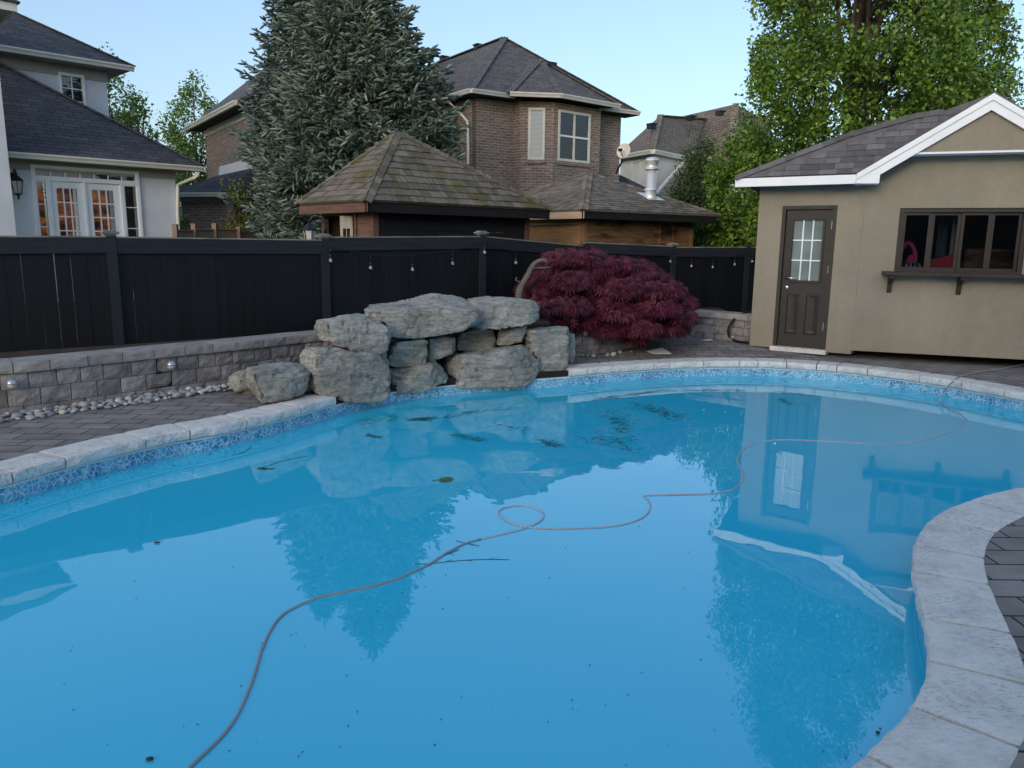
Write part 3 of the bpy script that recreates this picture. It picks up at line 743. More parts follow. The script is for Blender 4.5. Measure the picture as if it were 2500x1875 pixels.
# ================================================================== ROCKS
def voxel(mb, size):
    me = bpy.data.meshes.new('tmp'); me.from_pydata(mb.v, [], mb.f)
    bm = bmesh.new(); bm.from_mesh(me); bmesh.ops.triangulate(bm, faces=bm.faces); bmesh.ops.recalc_face_normals(bm, faces=bm.faces); bm.to_mesh(me); bm.free()
    o = bpy.data.objects.new('tmp', me); COL.objects.link(o)
    md = o.modifiers.new('r', 'REMESH'); md.mode = 'VOXEL'; md.voxel_size = size
    s2 = o.modifiers.new('s', 'SMOOTH'); s2.iterations = 1; s2.factor = .5
    dg = bpy.context.evaluated_depsgraph_get(); ev = o.evaluated_get(dg); res = bpy.data.meshes.new_from_object(ev)
    bpy.data.objects.remove(o); bpy.data.meshes.remove(me); return res
def rock(outline, p0, u, t, ft, label, seed, amp=1.0, vox=.025, group=None):
    W = Wall(p0, u).off(.12)
    src = [(500 + x / 2.3284, 640 + y / 2.3284) for x, y in outline]
    xm = sum(x for x, y in src) / len(src); ym = sum(y for x, y in src) / len(src); src = [(xm + (x - xm) * 1.05, ym + (y - ym) * 1.06) for x, y in src]; yb_ = max(y for x, y in src); src = [(x, y + 7 * max(0, (y - ym) / (yb_ - ym))) for x, y in src]
    y0 = min(y for x, y in src); y1 = max(y for x, y in src); xc = sum(x for x, y in src) / len(src); H = y1 - y0
    front = []; back = []
    Wb = W.off(-t)
    for x, y in src:
        k = max(0, 1 - (y - y0) / (H * .55))          # 1 at the top
        fx = x; fy = y + H * ft * k
        front.append(W.hit(fx, fy))
        q = Wb.hit(xc + (x - xc) * .98, y)
        zb = W.hit(x, y).z
        k2 = max(0, min(1, (y - y0 - H * .4) / (H * .3))); q.z = q.z * (1 - k2) + max(zb, q.z) * k2
        back.append(q)
    c = [(a + b) / 2 + W.n * 0 for a, b in zip(front, back)]
    mb = MB(); n = len(front); rings = [front, back]
    vs = front + back
    fs = [tuple(range(n)), tuple(range(n, 2 * n))[::-1]] + [(i, (i + 1) % n, n + (i + 1) % n, n + i) for i in range(n)]
    mb.add(vs, fs); me = voxel(mb, vox)
    nv = len(me.vertices); co = np.empty(nv * 3, 'f'); me.vertices.foreach_get('co', co); co = co.reshape(-1, 3)
    me.calc_loop_triangles() if False else None
    no = np.array([v.normal[:] for v in me.vertices])
    S = Vector((seed * 7.3, seed * 3.1, seed))
    rf_ = np.random.default_rng(seed * 11 + 3); cc_ = co.mean(0); q_ = co - cc_
    ext_ = np.abs(q_).max(0); front_n = np.array(W.n)
    ax_u = np.array(W.u); ax_z = np.array([0, 0, 1.0]); dirs_ = [front_n] * 3 + [ax_u, ax_u, -ax_u, -ax_u, ax_z, ax_z, ax_u + front_n, front_n - ax_u] + [None] * 7
    for k, base_ in enumerate(dirs_):          # split faces: planes that shave the block flat
        if base_ is None: nn = rf_.normal(size=3); qq, dep_ = 1.0, rf_.uniform(.02, .07)
        else: nn = base_ + rf_.normal(size=3) * .16; qq, dep_ = (.93 if k < 9 else .995), rf_.uniform(0, .02)
        nn /= np.linalg.norm(nn); d_ = q_ @ nn; off_ = np.quantile(d_, qq) - dep_
        if nn[2] < -.5 or (seed == 5 and nn[2] > .6): continue
        ex_ = np.clip(d_ - off_, 0, None); q_ = q_ - nn[None] * (ex_ * .96)[:, None]
    co = (q_ + cc_).astype('f')
    me.vertices.foreach_set('co', co.ravel()); me.update(); no = np.array([v.normal[:] for v in me.vertices])
    out = np.empty_like(co)
    for i in range(nv):
        p = Vector(co[i]); n_ = Vector(no[i])
        a = noise.fractal(Vector((p.x * 2.4, p.y * 2.4, p.z * 3.5)) + S, .9, 2.1, 4)
        lay = noise.fractal(Vector((p.x * 2.0, p.y * 2.0, p.z * 17)) + S, .8, 2.2, 4)
        f = noise.fractal(Vector((p.x * 14, p.y * 14, p.z * 26)) + S, .9, 2, 4)
        cell = abs(noise.noise(Vector((p.x * 5, p.y * 5, p.z * 6)) + S)); chip = -.018 if cell < .035 else 0
        steep = 1 - abs(n_.z)
        d = .016 * a + .020 * lay * (.3 + steep) + .008 * f + chip
        out[i] = co[i] + np.array(n_) * d * amp
    me.vertices.foreach_set('co', out.ravel()); me.update()
    o = finish(me, 'boulder', M_['rock'], None, False)
    # smooth shading keeps the sculpted relief but loses the voxel steps
    me.polygons.foreach_set('use_smooth', [True] * len(me.polygons))
    return tag(o, label, 'boulder', 'boulders of the rock waterfall')
ua = (.80, .6); ub = (.9, .43); uc = (.95, .3)
rock([(135,612),(240,598),(300,620),(300,745),(220,745),(140,708)], V2(-2.45, 7.35), ua, .35, .12, 'small squat boulder at the far left of the rock pile, behind a flat-topped one', 1)
rock([(250,575),(330,560),(540,575),(600,640),(605,680),(580,750),(420,772),(300,775),(245,730),(245,640)], V2(-2.05, 6.95), ua, .5, .2, 'flat-topped boulder sitting on the pavers left of the rock waterfall', 2)
rock([(550,490),(600,460),(690,455),(860,510),(1030,505),(1042,700),(1040,745),(1000,775),(840,782),(640,740),(590,690),(600,640),(548,570)], V2(-1.6, 7.35), ua, .75, .05, 'largest boulder, a rough block at the lower left of the waterfall', 3)
rock([(640,310),(670,280),(800,283),(950,305),(1040,345),(1047,420),(1020,500),(870,512),(800,480),(650,432),(634,370)], V2(-1.6, 7.42), ua, .6, .2, 'rounded block boulder perched on top of the largest boulder', 4)
rock([(828,262),(900,245),(1100,225),(1300,178),(1400,188),(1550,230),(1592,260),(1560,350),(1440,380),(1210,418),(1060,412),(1045,340),(950,300),(840,292)], V2(-.95, 8.05), ub, .95, .34, 'long pale capstone slab on the left of the waterfall top with a humped ridge', 5)
rock([(1490,210),(1600,193),(1720,190),(1850,198),(1892,215),(1892,320),(1850,342),(1700,358),(1530,362),(1490,290)], V2(.25, 8.72), uc, .75, .22, 'squared capstone slab at the right end of the waterfall top', 6)
rock([(1045,440),(1250,425),(1282,432),(1258,520),(1250,570),(1100,592),(1040,580)], V2(-.95, 8.12), ub, .5, .08, 'pale cube-like stone wedged under the long capstone', 7)
rock([(1262,440),(1410,398),(1424,440),(1420,512),(1290,547),(1240,540)], V2(-.55, 8.45), ub, .5, .05, 'plain smooth stone under the capstone, right of the pale cube-like stone', 8, .7)
rock([(1405,380),(1640,366),(1655,490),(1560,502),(1410,485)], V2(-.1, 8.95), uc, .5, .04, 'dark recessed stone in the middle gap under the capstones', 9, .8)
rock([(1665,372),(1835,348),(1810,440),(1720,462),(1660,462)], V2(.25, 8.9), uc, .45, .04, 'small stone under the right capstone, between the dark recess and the upright boulder', 10, .7)
rock([(1035,600),(1100,588),(1230,558),(1330,568),(1378,640),(1372,690),(1240,730),(1120,742),(1042,748)], V2(-.9, 8.0), ub, .6, .12, 'low wide boulder at the waterline just right of the largest boulder', 11)
rock([(1362,545),(1430,502),(1600,500),(1680,468),(1790,462),(1872,510),(1897,600),(1895,632),(1830,690),(1600,692),(1440,702),(1378,692),(1378,620)], V2(.1, 8.55), uc, .65, .14, 'broad layered boulder at the waterline, second from the right end', 12)
rock([(1790,400),(1830,368),(2060,368),(2084,460),(2062,560),(2072,640),(2020,665),(1900,667),(1893,540),(1800,460)], V2(.75, 8.98), uc, .5, .03, 'tall upright boulder at the right end of the waterfall', 13)
rock([(1250,545),(1340,545),(1345,585),(1240,590)], V2(-.5, 8.5), ub, .35, .05, 'small wedge stone filling the gap behind the low wide boulder', 14, .6)
rock([(2070,400),(2100,405),(2106,480),(2106,580),(2070,590)], V2(.95, 9.35), uc, .35, .05, 'thin dark stone slab standing behind the upright boulder', 15, .6)
mb = MB(); q = G(931, 985, 0); mb.tube([q + Vector((0, .03, .16)), q + Vector((0, 0, -.03))], .022, 10)
tag(mb.build('drain_pipe', M_['black'], None, True), 'short black pipe stub dropping into the water below the largest boulder', 'pipe')
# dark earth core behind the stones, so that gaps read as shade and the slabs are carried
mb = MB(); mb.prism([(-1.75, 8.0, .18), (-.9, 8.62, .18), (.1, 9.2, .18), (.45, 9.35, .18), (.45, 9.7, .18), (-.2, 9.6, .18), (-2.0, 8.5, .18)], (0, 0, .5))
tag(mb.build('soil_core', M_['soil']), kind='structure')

# ================================================================== PEBBLES
def pebble_mesh(seed):
    bm = bmesh.new(); bmesh.ops.create_icosphere(bm, subdivisions=2, radius=1); r = random.Random(seed)
    s = (r.uniform(.8, 1.2), r.uniform(.6, .95), r.uniform(.45, .65))
    for v in bm.verts:
        n_ = noise.noise(v.co * 1.1 + Vector((seed, 0, 0))) * .18; v.co = Vector((v.co.x * s[0], v.co.y * s[1], v.co.z * s[2])) * (1 + n_)
    me = bpy.data.meshes.new('river_pebble'); bm.to_mesh(me); bm.free()
    me.polygons.foreach_set('use_smooth', [True] * len(me.polygons)); return me
pm = []
for i, c in enumerate([(.34, .34, .33), (.5, .49, .46), (.24, .24, .25), (.4, .36, .32), (.29, .3, .32)]):
    me = pebble_mesh(i); me.materials.append(plain('pebble_stone', c, .65, .2, 20, 60, .1)); pm.append(me)
def pebbles(P, fr_, i0, i1, n, dmax, label, group, smin=.018, smax=.042, z=.2):
    placed = []; tries = 0
    while len(placed) < n and tries < n * 60:
        tries += 1; i = rnd.randint(i0, i1); p, t, m = fr_(i); rr = rnd.uniform(smin, smax) * (1 if rnd.random() < .8 else 1.3)
        q = p + m * (rr + .03 + rnd.random() * dmax); lay = 0
        if any((q - a).length < (rr + b) * .82 for a, b in placed): continue
        placed.append((q.copy(), rr))
        o = bpy.data.objects.new('river_pebble', rnd.choice(pm)); COL.objects.link(o)
        o.location = (q.x, q.y, z + rr * .35); o.scale = (rr,) * 3; o.rotation_euler = (rnd.uniform(-.3, .3), rnd.uniform(-.3, .3), rnd.random() * 6.3)
        tag(o, label, 'pebble', group)
pebbles(WLP, wlf, int(len(WLP) * .2), int(len(WLP) * .62), 215, .3, 'smooth rounded river pebble in the strip along the foot of the left block wall', 'river pebbles along the left wall')
pebbles(WRP, wrf, int(len(WRP) * .1), int(len(WRP) * .55), 34, .14, 'rounded river pebble at the foot of the curved wall below the red maple', 'river pebbles below the maple', .02, .04, .2)
mb = MB(); mb.tube(chaikin([G(475, 962, .21), G(500, 958, .22), G(530, 956, .22), G(545, 950, .23), G(555, 945, .22)], 2), .006, 6)
tag(mb.build('black_tubing', M_['black'], None, True), 'thin black tubing lying at the foot of the block wall beside the pebbles', 'tubing')

# ================================================================== WALL LIGHTS
def wall_light(px, py, label):
    best = None
    for P, fr_ in ((WLP, wlf), (WRP, wrf)):
        for i in range(0, len(P), 3):
            p, t, m = fr_(i); x, y = proj(Vector((p.x, p.y, .5)))
            if best is None or abs(x - px) < best[0]: best = (abs(x - px), p, m)
    _, p, m = best; W = Wall(p + m * .004, Vector((m.y, -m.x, 0))); z = W.Z(px, py)
    t0 = thing('wall_light', p + Vector((0, 0, z)), label, 'wall light', 'dome lights on the block walls')
    c = p + m * .045 + Vector((0, 0, z)); mb = MB()
    mb.lathe(c, [(.043, -.004), (.044, .004), (.040, .018), (.028, .034), (.012, .041), (.002, .043)], 16); mb.build('dome', M_['lampmetal'], t0, True)
    mb = MB(); mb.lathe(c, [(.012, -.04), (.03, -.032), (.037, -.018), (.039, -.005)], 16); mb.build('lens', M_['lampglass'], t0, True)
    mb = MB(); mb.bar(p - m * .01 + Vector((0, 0, z - .004)), c, .03, .012); mb.build('bracket', M_['black'], t0)
M_['lampmetal'] = plain('lamp_metal', (.5, .52, .55), .35, .05, metal=.6, bstr=0)
wall_light(29, 935, 'grey dome light on the left block wall, nearest the camera')
wall_light(412, 890, 'grey dome light on the left block wall, near the flat-topped boulder')
wall_light(1427, 811, 'small dome light on the curved wall right of the upright boulder')
wall_light(1575, 795, 'small dome light on the curved wall under the drooping red maple branches')
exec_order = None

# ================================================================== BUILDINGS
def gable_col(): pass
def gutter(W, s0, s1, z, parent, d=.0, h=.11, wdt=.11, mat='gutter'):
    mb = MB(); p = W.pt
    prof = [(d, -h), (d + wdt * .6, -h), (d + wdt * .75, -h * .6), (d + wdt, -h * .25), (d + wdt, 0), (d, 0)]
    vs = [p(s0, z + q[1], q[0]) for q in prof] + [p(s1, z + q[1], q[0]) for q in prof]; n = len(prof)
    mb.add(vs, [tuple(range(n)), tuple(range(n, 2 * n))[::-1]] + [(i, (i + 1) % n, n + (i + 1) % n, n + i) for i in range(n)])
    return mb.build('gutter', M_[mat], parent)
def window(W, s0, s1, z0, z1, parent, cols, rows, frame='white', glass='glass', fw=.06, mw=.02, back=None, d=.0, blind=None, rail=None):
    f = MB()
    f.wbox(W, s0, s1, z1 - fw, z1, d - .06, d + .035); f.wbox(W, s0, s1, z0, z0 + fw, d - .06, d + .035)
    f.wbox(W, s0, s0 + fw, z0 + fw, z1 - fw, d - .06, d + .035); f.wbox(W, s1 - fw, s1, z0 + fw, z1 - fw, d - .06, d + .035)
    for k in range(1, cols):
        a = s0 + fw + (s1 - s0 - 2 * fw) * k / cols; f.wbox(W, a - mw / 2, a + mw / 2, z0 + fw, z1 - fw, d - .012, d + .01)
    for k in range(1, rows):
        a = z0 + fw + (z1 - z0 - 2 * fw) * k / rows; f.wbox(W, s0 + fw, s1 - fw, a - mw / 2, a + mw / 2, d - .010, d + .008)
    wo_ = f.build('window', M_[frame], parent, bevel=.003)
    g = MB(); g.wbox(W, s0 + fw, s1 - fw, z0 + fw, z1 - fw, d - .02, d - .014); g.build('pane', M_[glass], wo_)
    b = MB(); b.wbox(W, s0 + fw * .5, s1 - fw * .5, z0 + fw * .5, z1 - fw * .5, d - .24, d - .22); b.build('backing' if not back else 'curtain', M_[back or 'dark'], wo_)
    if blind:
        b = MB(); z = z1 - fw; zz = z1 - fw - (z1 - z0 - 2 * fw) * blind
        while z > zz: b.wbox(W, s0 + fw, s1 - fw, z - .032, z - .003, d - .07, d - .062); z -= .04
        b.build('blind', M_['blind'], wo_)
    return wo_
M_['blind'] = plain('white_blind', (.62, .64, .64), .5, .05, bstr=0)
M_['orange_room'] = plain('warm_room', (.6, .19, .06), .8, .7, 2.2, bstr=0)
_m, _t, _b = newmat('lamplit_room'); _n = tex(_t, 'ShaderNodeTexNoise', 'Object', (1, 1, 1.6), Scale=2.6, Detail=4, Roughness=.7)
_c = ramp(_t, _n.outputs[0], [(.38, (.03, .015, .01)), (.5, (.35, .1, .035)), (.66, (.8, .3, .09))]); L(_t, _c, _b.inputs['Base Color']); L(_t, _c, _b.inputs['Emission Color']); _b.inputs['Emission Strength'].default_value = .12
M_['orange_room'] = _m
M_['curtain'] = woodmat('pleated_curtain', (.1, .07, .06), (.25, .19, .17), .2, .1, (40, 1, 1))
def wallholes(mb, W, s0, s1, z0, z1, holes, th=.2, d=0.0):
    """a wall face with rectangular openings, as boxes around the holes"""
    ss = sorted(set([s0, s1] + [h[0] for h in holes] + [h[1] for h in holes])); ss = [s for s in ss if s0 <= s <= s1]
    for a, b in zip(ss, ss[1:]):
        m_ = (a + b) / 2; cuts = sorted([(h[2], h[3]) for h in holes if h[0] < m_ < h[1]]); z = z0
        for c0, c1 in cuts:
            if c0 > z: mb.wbox(W, a, b, z, c0, d - th, d)
            z = c1
        if z < z1: mb.wbox(W, a, b, z, z1, d - th, d)

# ---------------- left grey house
ang = R(46)
UL = Vector((math.cos(ang), math.sin(ang), 0))
cl = A(427, 430, 20.2); WLH = Wall(cl, UL)             # facade runs to the left-front of this corner
house = thing('grey_house', (cl.x - 4, cl.y - 4, .1), 'pale grey stucco house with blue grey shingle roofs and white french doors at the left', 'house')
S = WLH.S; Z = WLH.Z
zg = Z(430, 405)          # gutter top level
sL = S(11, 500); zoff = .1
def q4(x0, x1, y0, y1):
    return S(x0, (y0 + y1) / 2), S(x1, (y0 + y1) / 2), min(Z(x0, y1), Z(x1, y1)), (Z(x0, y0) + Z(x1, y0)) / 2
ops = dict(unit=(S(75, 430), S(338, 430), 0.3, Z(200, 410)))
mb = MB(); wallholes(mb, WLH, S(-10, 500) - .3, 0, .1, zg - .25, [ops['unit']]); mb.wbox(WLH, -.2, 0, .1, zg - .25, -9, -.2)
mb.build('wall', M_['stucco_grey'], house)
mb = MB(); mb.wbox(WLH, S(11, 500) - .2, .02, zg - .34, zg - .1, .002, .03); mb.build('frieze', M_['frieze'], house)
# soffit
EO = .42
mb = MB(); mb.wbox(WLH, S(-10, 500) - 1, EO, zg - .13, zg - .11, -.3, EO); mb.build('soffit', M_['frieze'], house)
gutter(WLH, S(-10, 500) - 1, EO + .1, zg - .01, house, EO, .12, .12)
mb = MB(); mb.tube(chaikin([WLH.pt(EO, zg - .12, EO), WLH.pt(EO, zg - .25, EO), WLH.pt(.15, zg - .4, .12), WLH.pt(-.02, zg - .5, .07), WLH.pt(-.04, .2, .07)], 1), .045, 8)
mb.build('downspout', M_['gutter'], house, True)
# unit: transom strip over sidelight / two doors / sidelight
s0, s1, z0, z1 = ops['unit']; zt = Z(200, 440); zh = Z(200, 447)
mb = MB(); mb.wbox(WLH, s0, s1, z1 - .05, z1, -.1, .05); mb.wbox(WLH, s0, s1, zt - .05, zt + .03, -.1, .05)
xs = [77, 118, 127, 206, 212, 295, 303, 336]
sx = [S(x, 500) for x in xs]
mb.wbox(WLH, s0, s0 + .07, z0, z1, -.1, .055); mb.wbox(WLH, s1 - .07, s1, z0, z1, -.1, .055)
for a, b in ((sx[1], sx[2]), (sx[3], sx[4]), (sx[5], sx[6])): mb.wbox(WLH, a, b, z0, zt - .04, -.1, .05)
mb.build('door_frame', M_['white'], house, bevel=.004)
window(WLH, s0 + .06, s1 - .06, zt + .02, z1 - .04, house, 7, 1, 'white', 'glass', .03, .03, 'curtain')
window(WLH, s0 + .06, sx[1], z0, zt - .05, house, 1, 5, 'white', 'glass', .03, .02, 'orange_room')
window(WLH, sx[6], s1 - .06, z0, zt - .05, house, 1, 5, 'white', 'glass', .03, .02, 'curtain')
for (a, b, hx) in ((sx[2], sx[3], 1), (sx[4], sx[5], 1)):
    d_ = MB(); wm = (b - a); ga, gb = a + wm * .17, b - wm * .2; zt2 = zt - .06; gz1 = zt2 - .14; gz0 = gz1 - 1.62
    wallholes(d_, WLH, a, b, z0, zt2, [(ga, gb, gz0, gz1)], .05, .0)
    do = d_.build('french_door', M_['white'], house)
    g_ = MB()
    for k in range(1, 3): q = ga + (gb - ga) * k / 3; g_.wbox(WLH, q - .014, q + .014, gz0, gz1, -.03, .004)
    for k in range(1, 5): q = gz0 + (gz1 - gz0) * k / 5; g_.wbox(WLH, ga, gb, q - .013, q + .013, -.028, .003)
    g_.build('muntins', M_['white'], do)
    g_ = MB(); g_.wbox(WLH, ga, gb, gz0, gz1, -.02, -.014); g_.build('pane', M_['glass'], do)
    g_ = MB(); g_.wbox(WLH, ga, gb, gz0, gz1, -.32, -.3); g_.build('interior', M_['orange_room'], do)
    if a == sx[4]:
        g_ = MB()
        for hz in (gz0 + .16, gz0 + .36): g_.lathe(WLH.pt(b - .09, hz, .0), [(.028, 0), (.03, .02), (.014, .03), (.014, .05), (.024, .06), (.02, .08)], 12, WLH.n)
        g_.build('door_knob', M_['chrome'], do, True)
# wing wall at the far left edge
cw = A(20, 430, 16.8); WW = Wall(cw, UL)
mb = MB(); mb.wbox(WW, WW.S(-300, 400), WW.S(24, 420), .1, WW.Z(0, 34), -.25, 0); mb.build('wall', M_['stucco_grey'], house)
ce = A(41, 8, 16.3)
mb = MB(); WE = Wall(ce, UL); mb.wbox(WE, -6, 0, ce.z - .16, ce.z, -.04, 0); mb.wbox(WE, -.04, 0, ce.z - .16, ce.z, -5, -.04); mb.build('fascia', M_['gutter'], house)
mb = MB(); mb.wbox(WE, -6, -.041, ce.z - .14, ce.z - .12, -1.2, -.041); mb.build('soffit', M_['frieze'], house)
mb = MB(); a = WE.pt(.05, ce.z, .05); b = WE.pt(-6, ce.z, .05); c_ = WE.pt(-6, ce.z + 2.2, -3.2); e_ = WE.pt(-3.2, ce.z + 2.2, -3.2); f_ = WE.pt(.05, ce.z, -5)
mb.prism([a, b, c_, e_], (0, 0, .03)); mb.prism([a, e_, f_], (0, 0, .03)); mb.build('roof', M_['shingle_blue'], house)
# lower hip roof: choose the pitch so that the hip passes the photo's line
eC = WLH.pt(EO + .1, zg, EO + .08)
def hip_fit(corner, dirp, target_px):
    best = None
    for i in range(5, 400):
        tt = i * .03
        base = corner + dirp * tt
        # z needed so the vertical at base is at pixel line
        z = zat(base, target_px[1]); x = proj(Vector((base.x, base.y, z)))[0]
        if best is None or abs(x - target_px[0]) < best[0]: best = (abs(x - target_px[0]), tt, z)
    return best
dp = (-UL - WLH.n)
_, tt, zz = hip_fit(eC, dp, (100, 205)); pitch = (zz - eC.z) / tt
tm = 5.6
hipt = eC + dp * tm + Vector((0, 0, pitch * tm))
mb = MB(); lo = WLH.pt(-16, zg, EO + .08); hi = WLH.pt(-16, zg + pitch * tm, EO + .08 - tm)
mb.prism([lo, eC, hipt, hi], (0, 0, -.05))
bk = WLH.pt(EO + .1, zg, EO + .08 - 2 * tm)
mb.prism([eC, bk, hipt], (0, 0, -.05)); mb.build('roof', M_['shingle_blue'], house)
mb = MB(); mb.bar(eC + Vector((0, 0, .015)), hipt + Vector((0, 0, .015)), .2, .03); mb.build('ridge_cap', M_['shingle_blue'], house)
# upper storey: behind by 1.9 m
WU = WLH.off(-3.0)
zc = WU.Z(268, 293); su = WU.S(263, 240); zgu = WU.Z(303, 168)
wn = (WU.S(144, 215), WU.S(207, 215), WU.Z(175, 255) - .6, WU.Z(175, 180))
mb = MB(); wallholes(mb, WU, su - 11, su, zg - .2, zgu - .2, [wn]); mb.wbox(WU, su - .2, su, zg - .2, zgu - .2, -6, -.2); mb.build('wall', M_['stucco_grey'], house)
mb = MB(); mb.wbox(WU, su - 11, su + .02, zgu - .42, zgu - .12, .002, .03); mb.wbox(WU, su + .002, su + .03, zgu - .42, zgu - .12, -6, .03); mb.build('frieze', M_['frieze'], house)
window(WU, *wn, house, 2, 4, 'white', 'glass', .07, .025, 'curtain')
EU = WU.S(300, 168) - su
mb = MB(); mb.wbox(WU, su - 11, su + EU, zgu - .14, zgu - .12, -6, EU); mb.build('soffit', M_['frieze'], house)
gutter(WU, su - 11, su + EU + .1, zgu, house, EU, .13, .12)
uC = WU.pt(su + EU + .1, zgu, EU + .1)
_, t2, z2 = hip_fit(uC, dp, (60, 42)); p2 = (z2 - uC.z) / t2; tm2 = 5.5
ht2 = uC + dp * tm2 + Vector((0, 0, p2 * tm2)); mb = MB()
mb.prism([WU.pt(su - 14, zgu, EU + .1), uC, ht2, WU.pt(su - 14, zgu + p2 * tm2, EU + .1 - tm2)], (0, 0, -.05))
mb.prism([uC, WU.pt(su + EU + .1, zgu, EU + .1 - 2 * tm2), ht2], (0, 0, -.05)); mb.build('roof', M_['shingle_blue'], house)
mb = MB(); mb.bar(uC + Vector((0, 0, .015)), ht2 + Vector((0, 0, .015)), .2, .03); mb.build('ridge_cap', M_['shingle_blue'], house)
# coach lamp on the grey house
lp = WLH.hit(34, 455); lw_ = thing('wall_lantern', lp, 'black coach lantern on the grey stucco wall left of the french doors', 'lantern')
def lantern(c, n, sc, par, up=True):
    mb = MB(); mb.lathe(c, [(.012, .17), (.02, .165), (.012, .14), (.03, .13), (.075, .085), (.085, .07), (.08, .065)], 8); mb.lathe(c, [(.05, -.1), (.045, -.115), (.015, -.13), (.012, -.16), (.018, -.17), (.004, -.185)], 8)
    for k in range(6):
        a = k * math.pi / 3; mb.bar(c + Vector((math.cos(a) * .078, math.sin(a) * .078, .068)), c + Vector((math.cos(a) * .05, math.sin(a) * .05, -.1)), .007, .007)
    for v in range(len(mb.v)): p = Vector(mb.v[v]); mb.v[v] = tuple(c + (p - c) * sc)
    mb.build('cage', M_['black'], par)
    mb = MB(); mb.lathe(c, [(.046 * sc, -.1 * sc), (.072 * sc, .064 * sc)], 6); mb.build('lamp_glass', M_['lampglass'], par)
    mb = MB(); mb.tube(chaikin([c - n * .16 * sc + Vector((0, 0, .1 * sc)), c - n * .13 * sc + Vector((0, 0, .2 * sc)), c - n * .05 * sc + Vector((0, 0, .23 * sc)), c + Vector((0, 0, .16 * sc))], 2), .011 * sc, 6)
    mb.box(c - n * .165 * sc + Vector((0, 0, .08 * sc)), (.09 * sc, .02 * sc, .2 * sc), math.atan2(n.x, -n.y)); mb.build('bracket', M_['black'], par, True)
lantern(lp + WLH.n * .27, WLH.n, 1.6, lw_)

# ---------------- brick house
ub_ = Vector((.83, .557, 0)).normalized(); vb_ = Vector((-ub_.y, ub_.x, 0))
Aw = A(1162, 260, 26.0); WB = Wall(Aw, ub_); WBl = Wall(Aw, vb_)
bh = thing('brick_house', (Aw.x + 2, Aw.y + 3, .1), 'two storey brown brick house with charcoal hip roof and bay window behind the garden sheds', 'house')
zw = WB.Z(1162, 240)       # top of brick
zeb = WB.off(.45).Z(1158, 219)
ov = .45
sE = WB.S(1516, 300)
# bay plan points
def colpt(P0, d, px):
    # walk from P0 along d until it is in pixel column px
    lo, hi = 0, 12; f = lambda k: proj(P0 + d * k + Vector((0, 0, 3)))[0] - px
    for _ in range(50):
        m_ = (lo + hi) / 2
        if (f(lo) > 0) == (f(m_) > 0): lo = m_
        else: hi = m_
    return P0 + d * lo
base = lambda p: Vector((p.x, p.y, 0))
M1 = base(WB.hit(1254, 300)); N1 = colpt(M1, WB.n, 1267); O1 = colpt(N1, Vector((1, .02, 0)).normalized(), 1348); P1 = colpt(O1, Vector((.76, .65, 0)).normalized(), 1460)
sM = (M1 - WB.p0).dot(WB.u); sP = (P1 - WB.p0).dot(WB.u)
mb = MB(); mb.wbox(WB, 0, sE, .1, zw, -.25, 0)
mb.wbox(WBl, .25, 13, .1, zw, -.25, 0) if False else None
lb = WB.pt(0, 0, 0)
mb.prism([lb + Vector((0, 0, .1)), lb + vb_ * 13 + Vector((0, 0, .1)), lb + vb_ * 13 + ub_ * .25 + Vector((0, 0, .1)), lb + ub_ * .25 + vb_ * .251 + Vector((0, 0, .1)), lb + vb_ * .251 + Vector((0, 0, .1))][:4], (0, 0, zw - .1))
mb.build('brick_wall', M_['brick'], bh)
P1b = P1 - WB.n * ((P1 - WB.p0).dot(WB.n) - .002)
M1b = M1 + WB.n * .002
W1 = Wall(N1, O1 - N1); W2 = Wall(O1, P1 - O1)
h1 = (W1.S(1289, 330), W1.S(1330, 330), W1.Z(1310, 390), W1.Z(1310, 263)); l1 = (O1 - N1).length
h2 = (W2.S(1362, 330), W2.S(1440, 330), W2.Z(1400, 396), W2.Z(1400, 273)); l2 = (P1 - O1).length
mb = MB(); Wm = Wall(M1b, N1 - M1b)
mb.wbox(Wm, 0, (N1 - M1b).length, .1, zw, -.2, 0) if Wm.n.dot(Vector((-1, 0, 0))) > 0 else mb.wbox(Wm, 0, (N1 - M1b).length, .1, zw, -.2, 0)
wallholes(mb, W1, 0, l1, .1, zw, [h1]); wallholes(mb, W2, 0.002, l2, .1, zw, [h2])
mb.prism([P1 + Vector((0, 0, .1)), P1b + Vector((0, 0, .1)), P1b - ub_ * .2 + Vector((0, 0, .1)), P1 - W2.u * .2 - W2.n * .002 + Vector((0, 0, .1))], (0, 0, zw - .1))
mb.build('bay_wall', M_['brick'], bh)
window(W1, *h1, bh, 1, 1, 'gutter', 'glass', .08, .02, None, 0, 1.0)
wo2 = window(W2, *h2, bh, 2, 1, 'gutter', 'glass', .08, .09, None, 0, .5)
mb = MB(); mz = (h2[2] + h2[3]) / 2; mb.wbox(W2, h2[0] + .08, h2[1] - .08, mz - .03, mz + .03, -.01, .02); mb.build('meeting_rail', M_['white'], wo2)
mb = MB()
for W_, h_ in ((W1, h1), (W2, h2)): 
    mb.wbox(W_, h_[0] - .06, h_[1] + .06, h_[2] - .13, h_[2], .002, .05)
mb.build('window_sill', M_['brick'], bh)
mb = MB(); fz0, fz1 = zw, zeb - .16
mb.wbox(WB, -.03, sM, fz0, fz1, -.2, .03); mb.wbox(WB, sP, sE + .03, fz0, fz1, -.2, .03)
mb.wbox(Wm, 0, (N1 - M1b).length, fz0, fz1, -.2, .028); mb.wbox(W1, 0, l1, fz0, fz1, -.2, .03); mb.wbox(W2, .002, l2, fz0, fz1, -.2, .03)
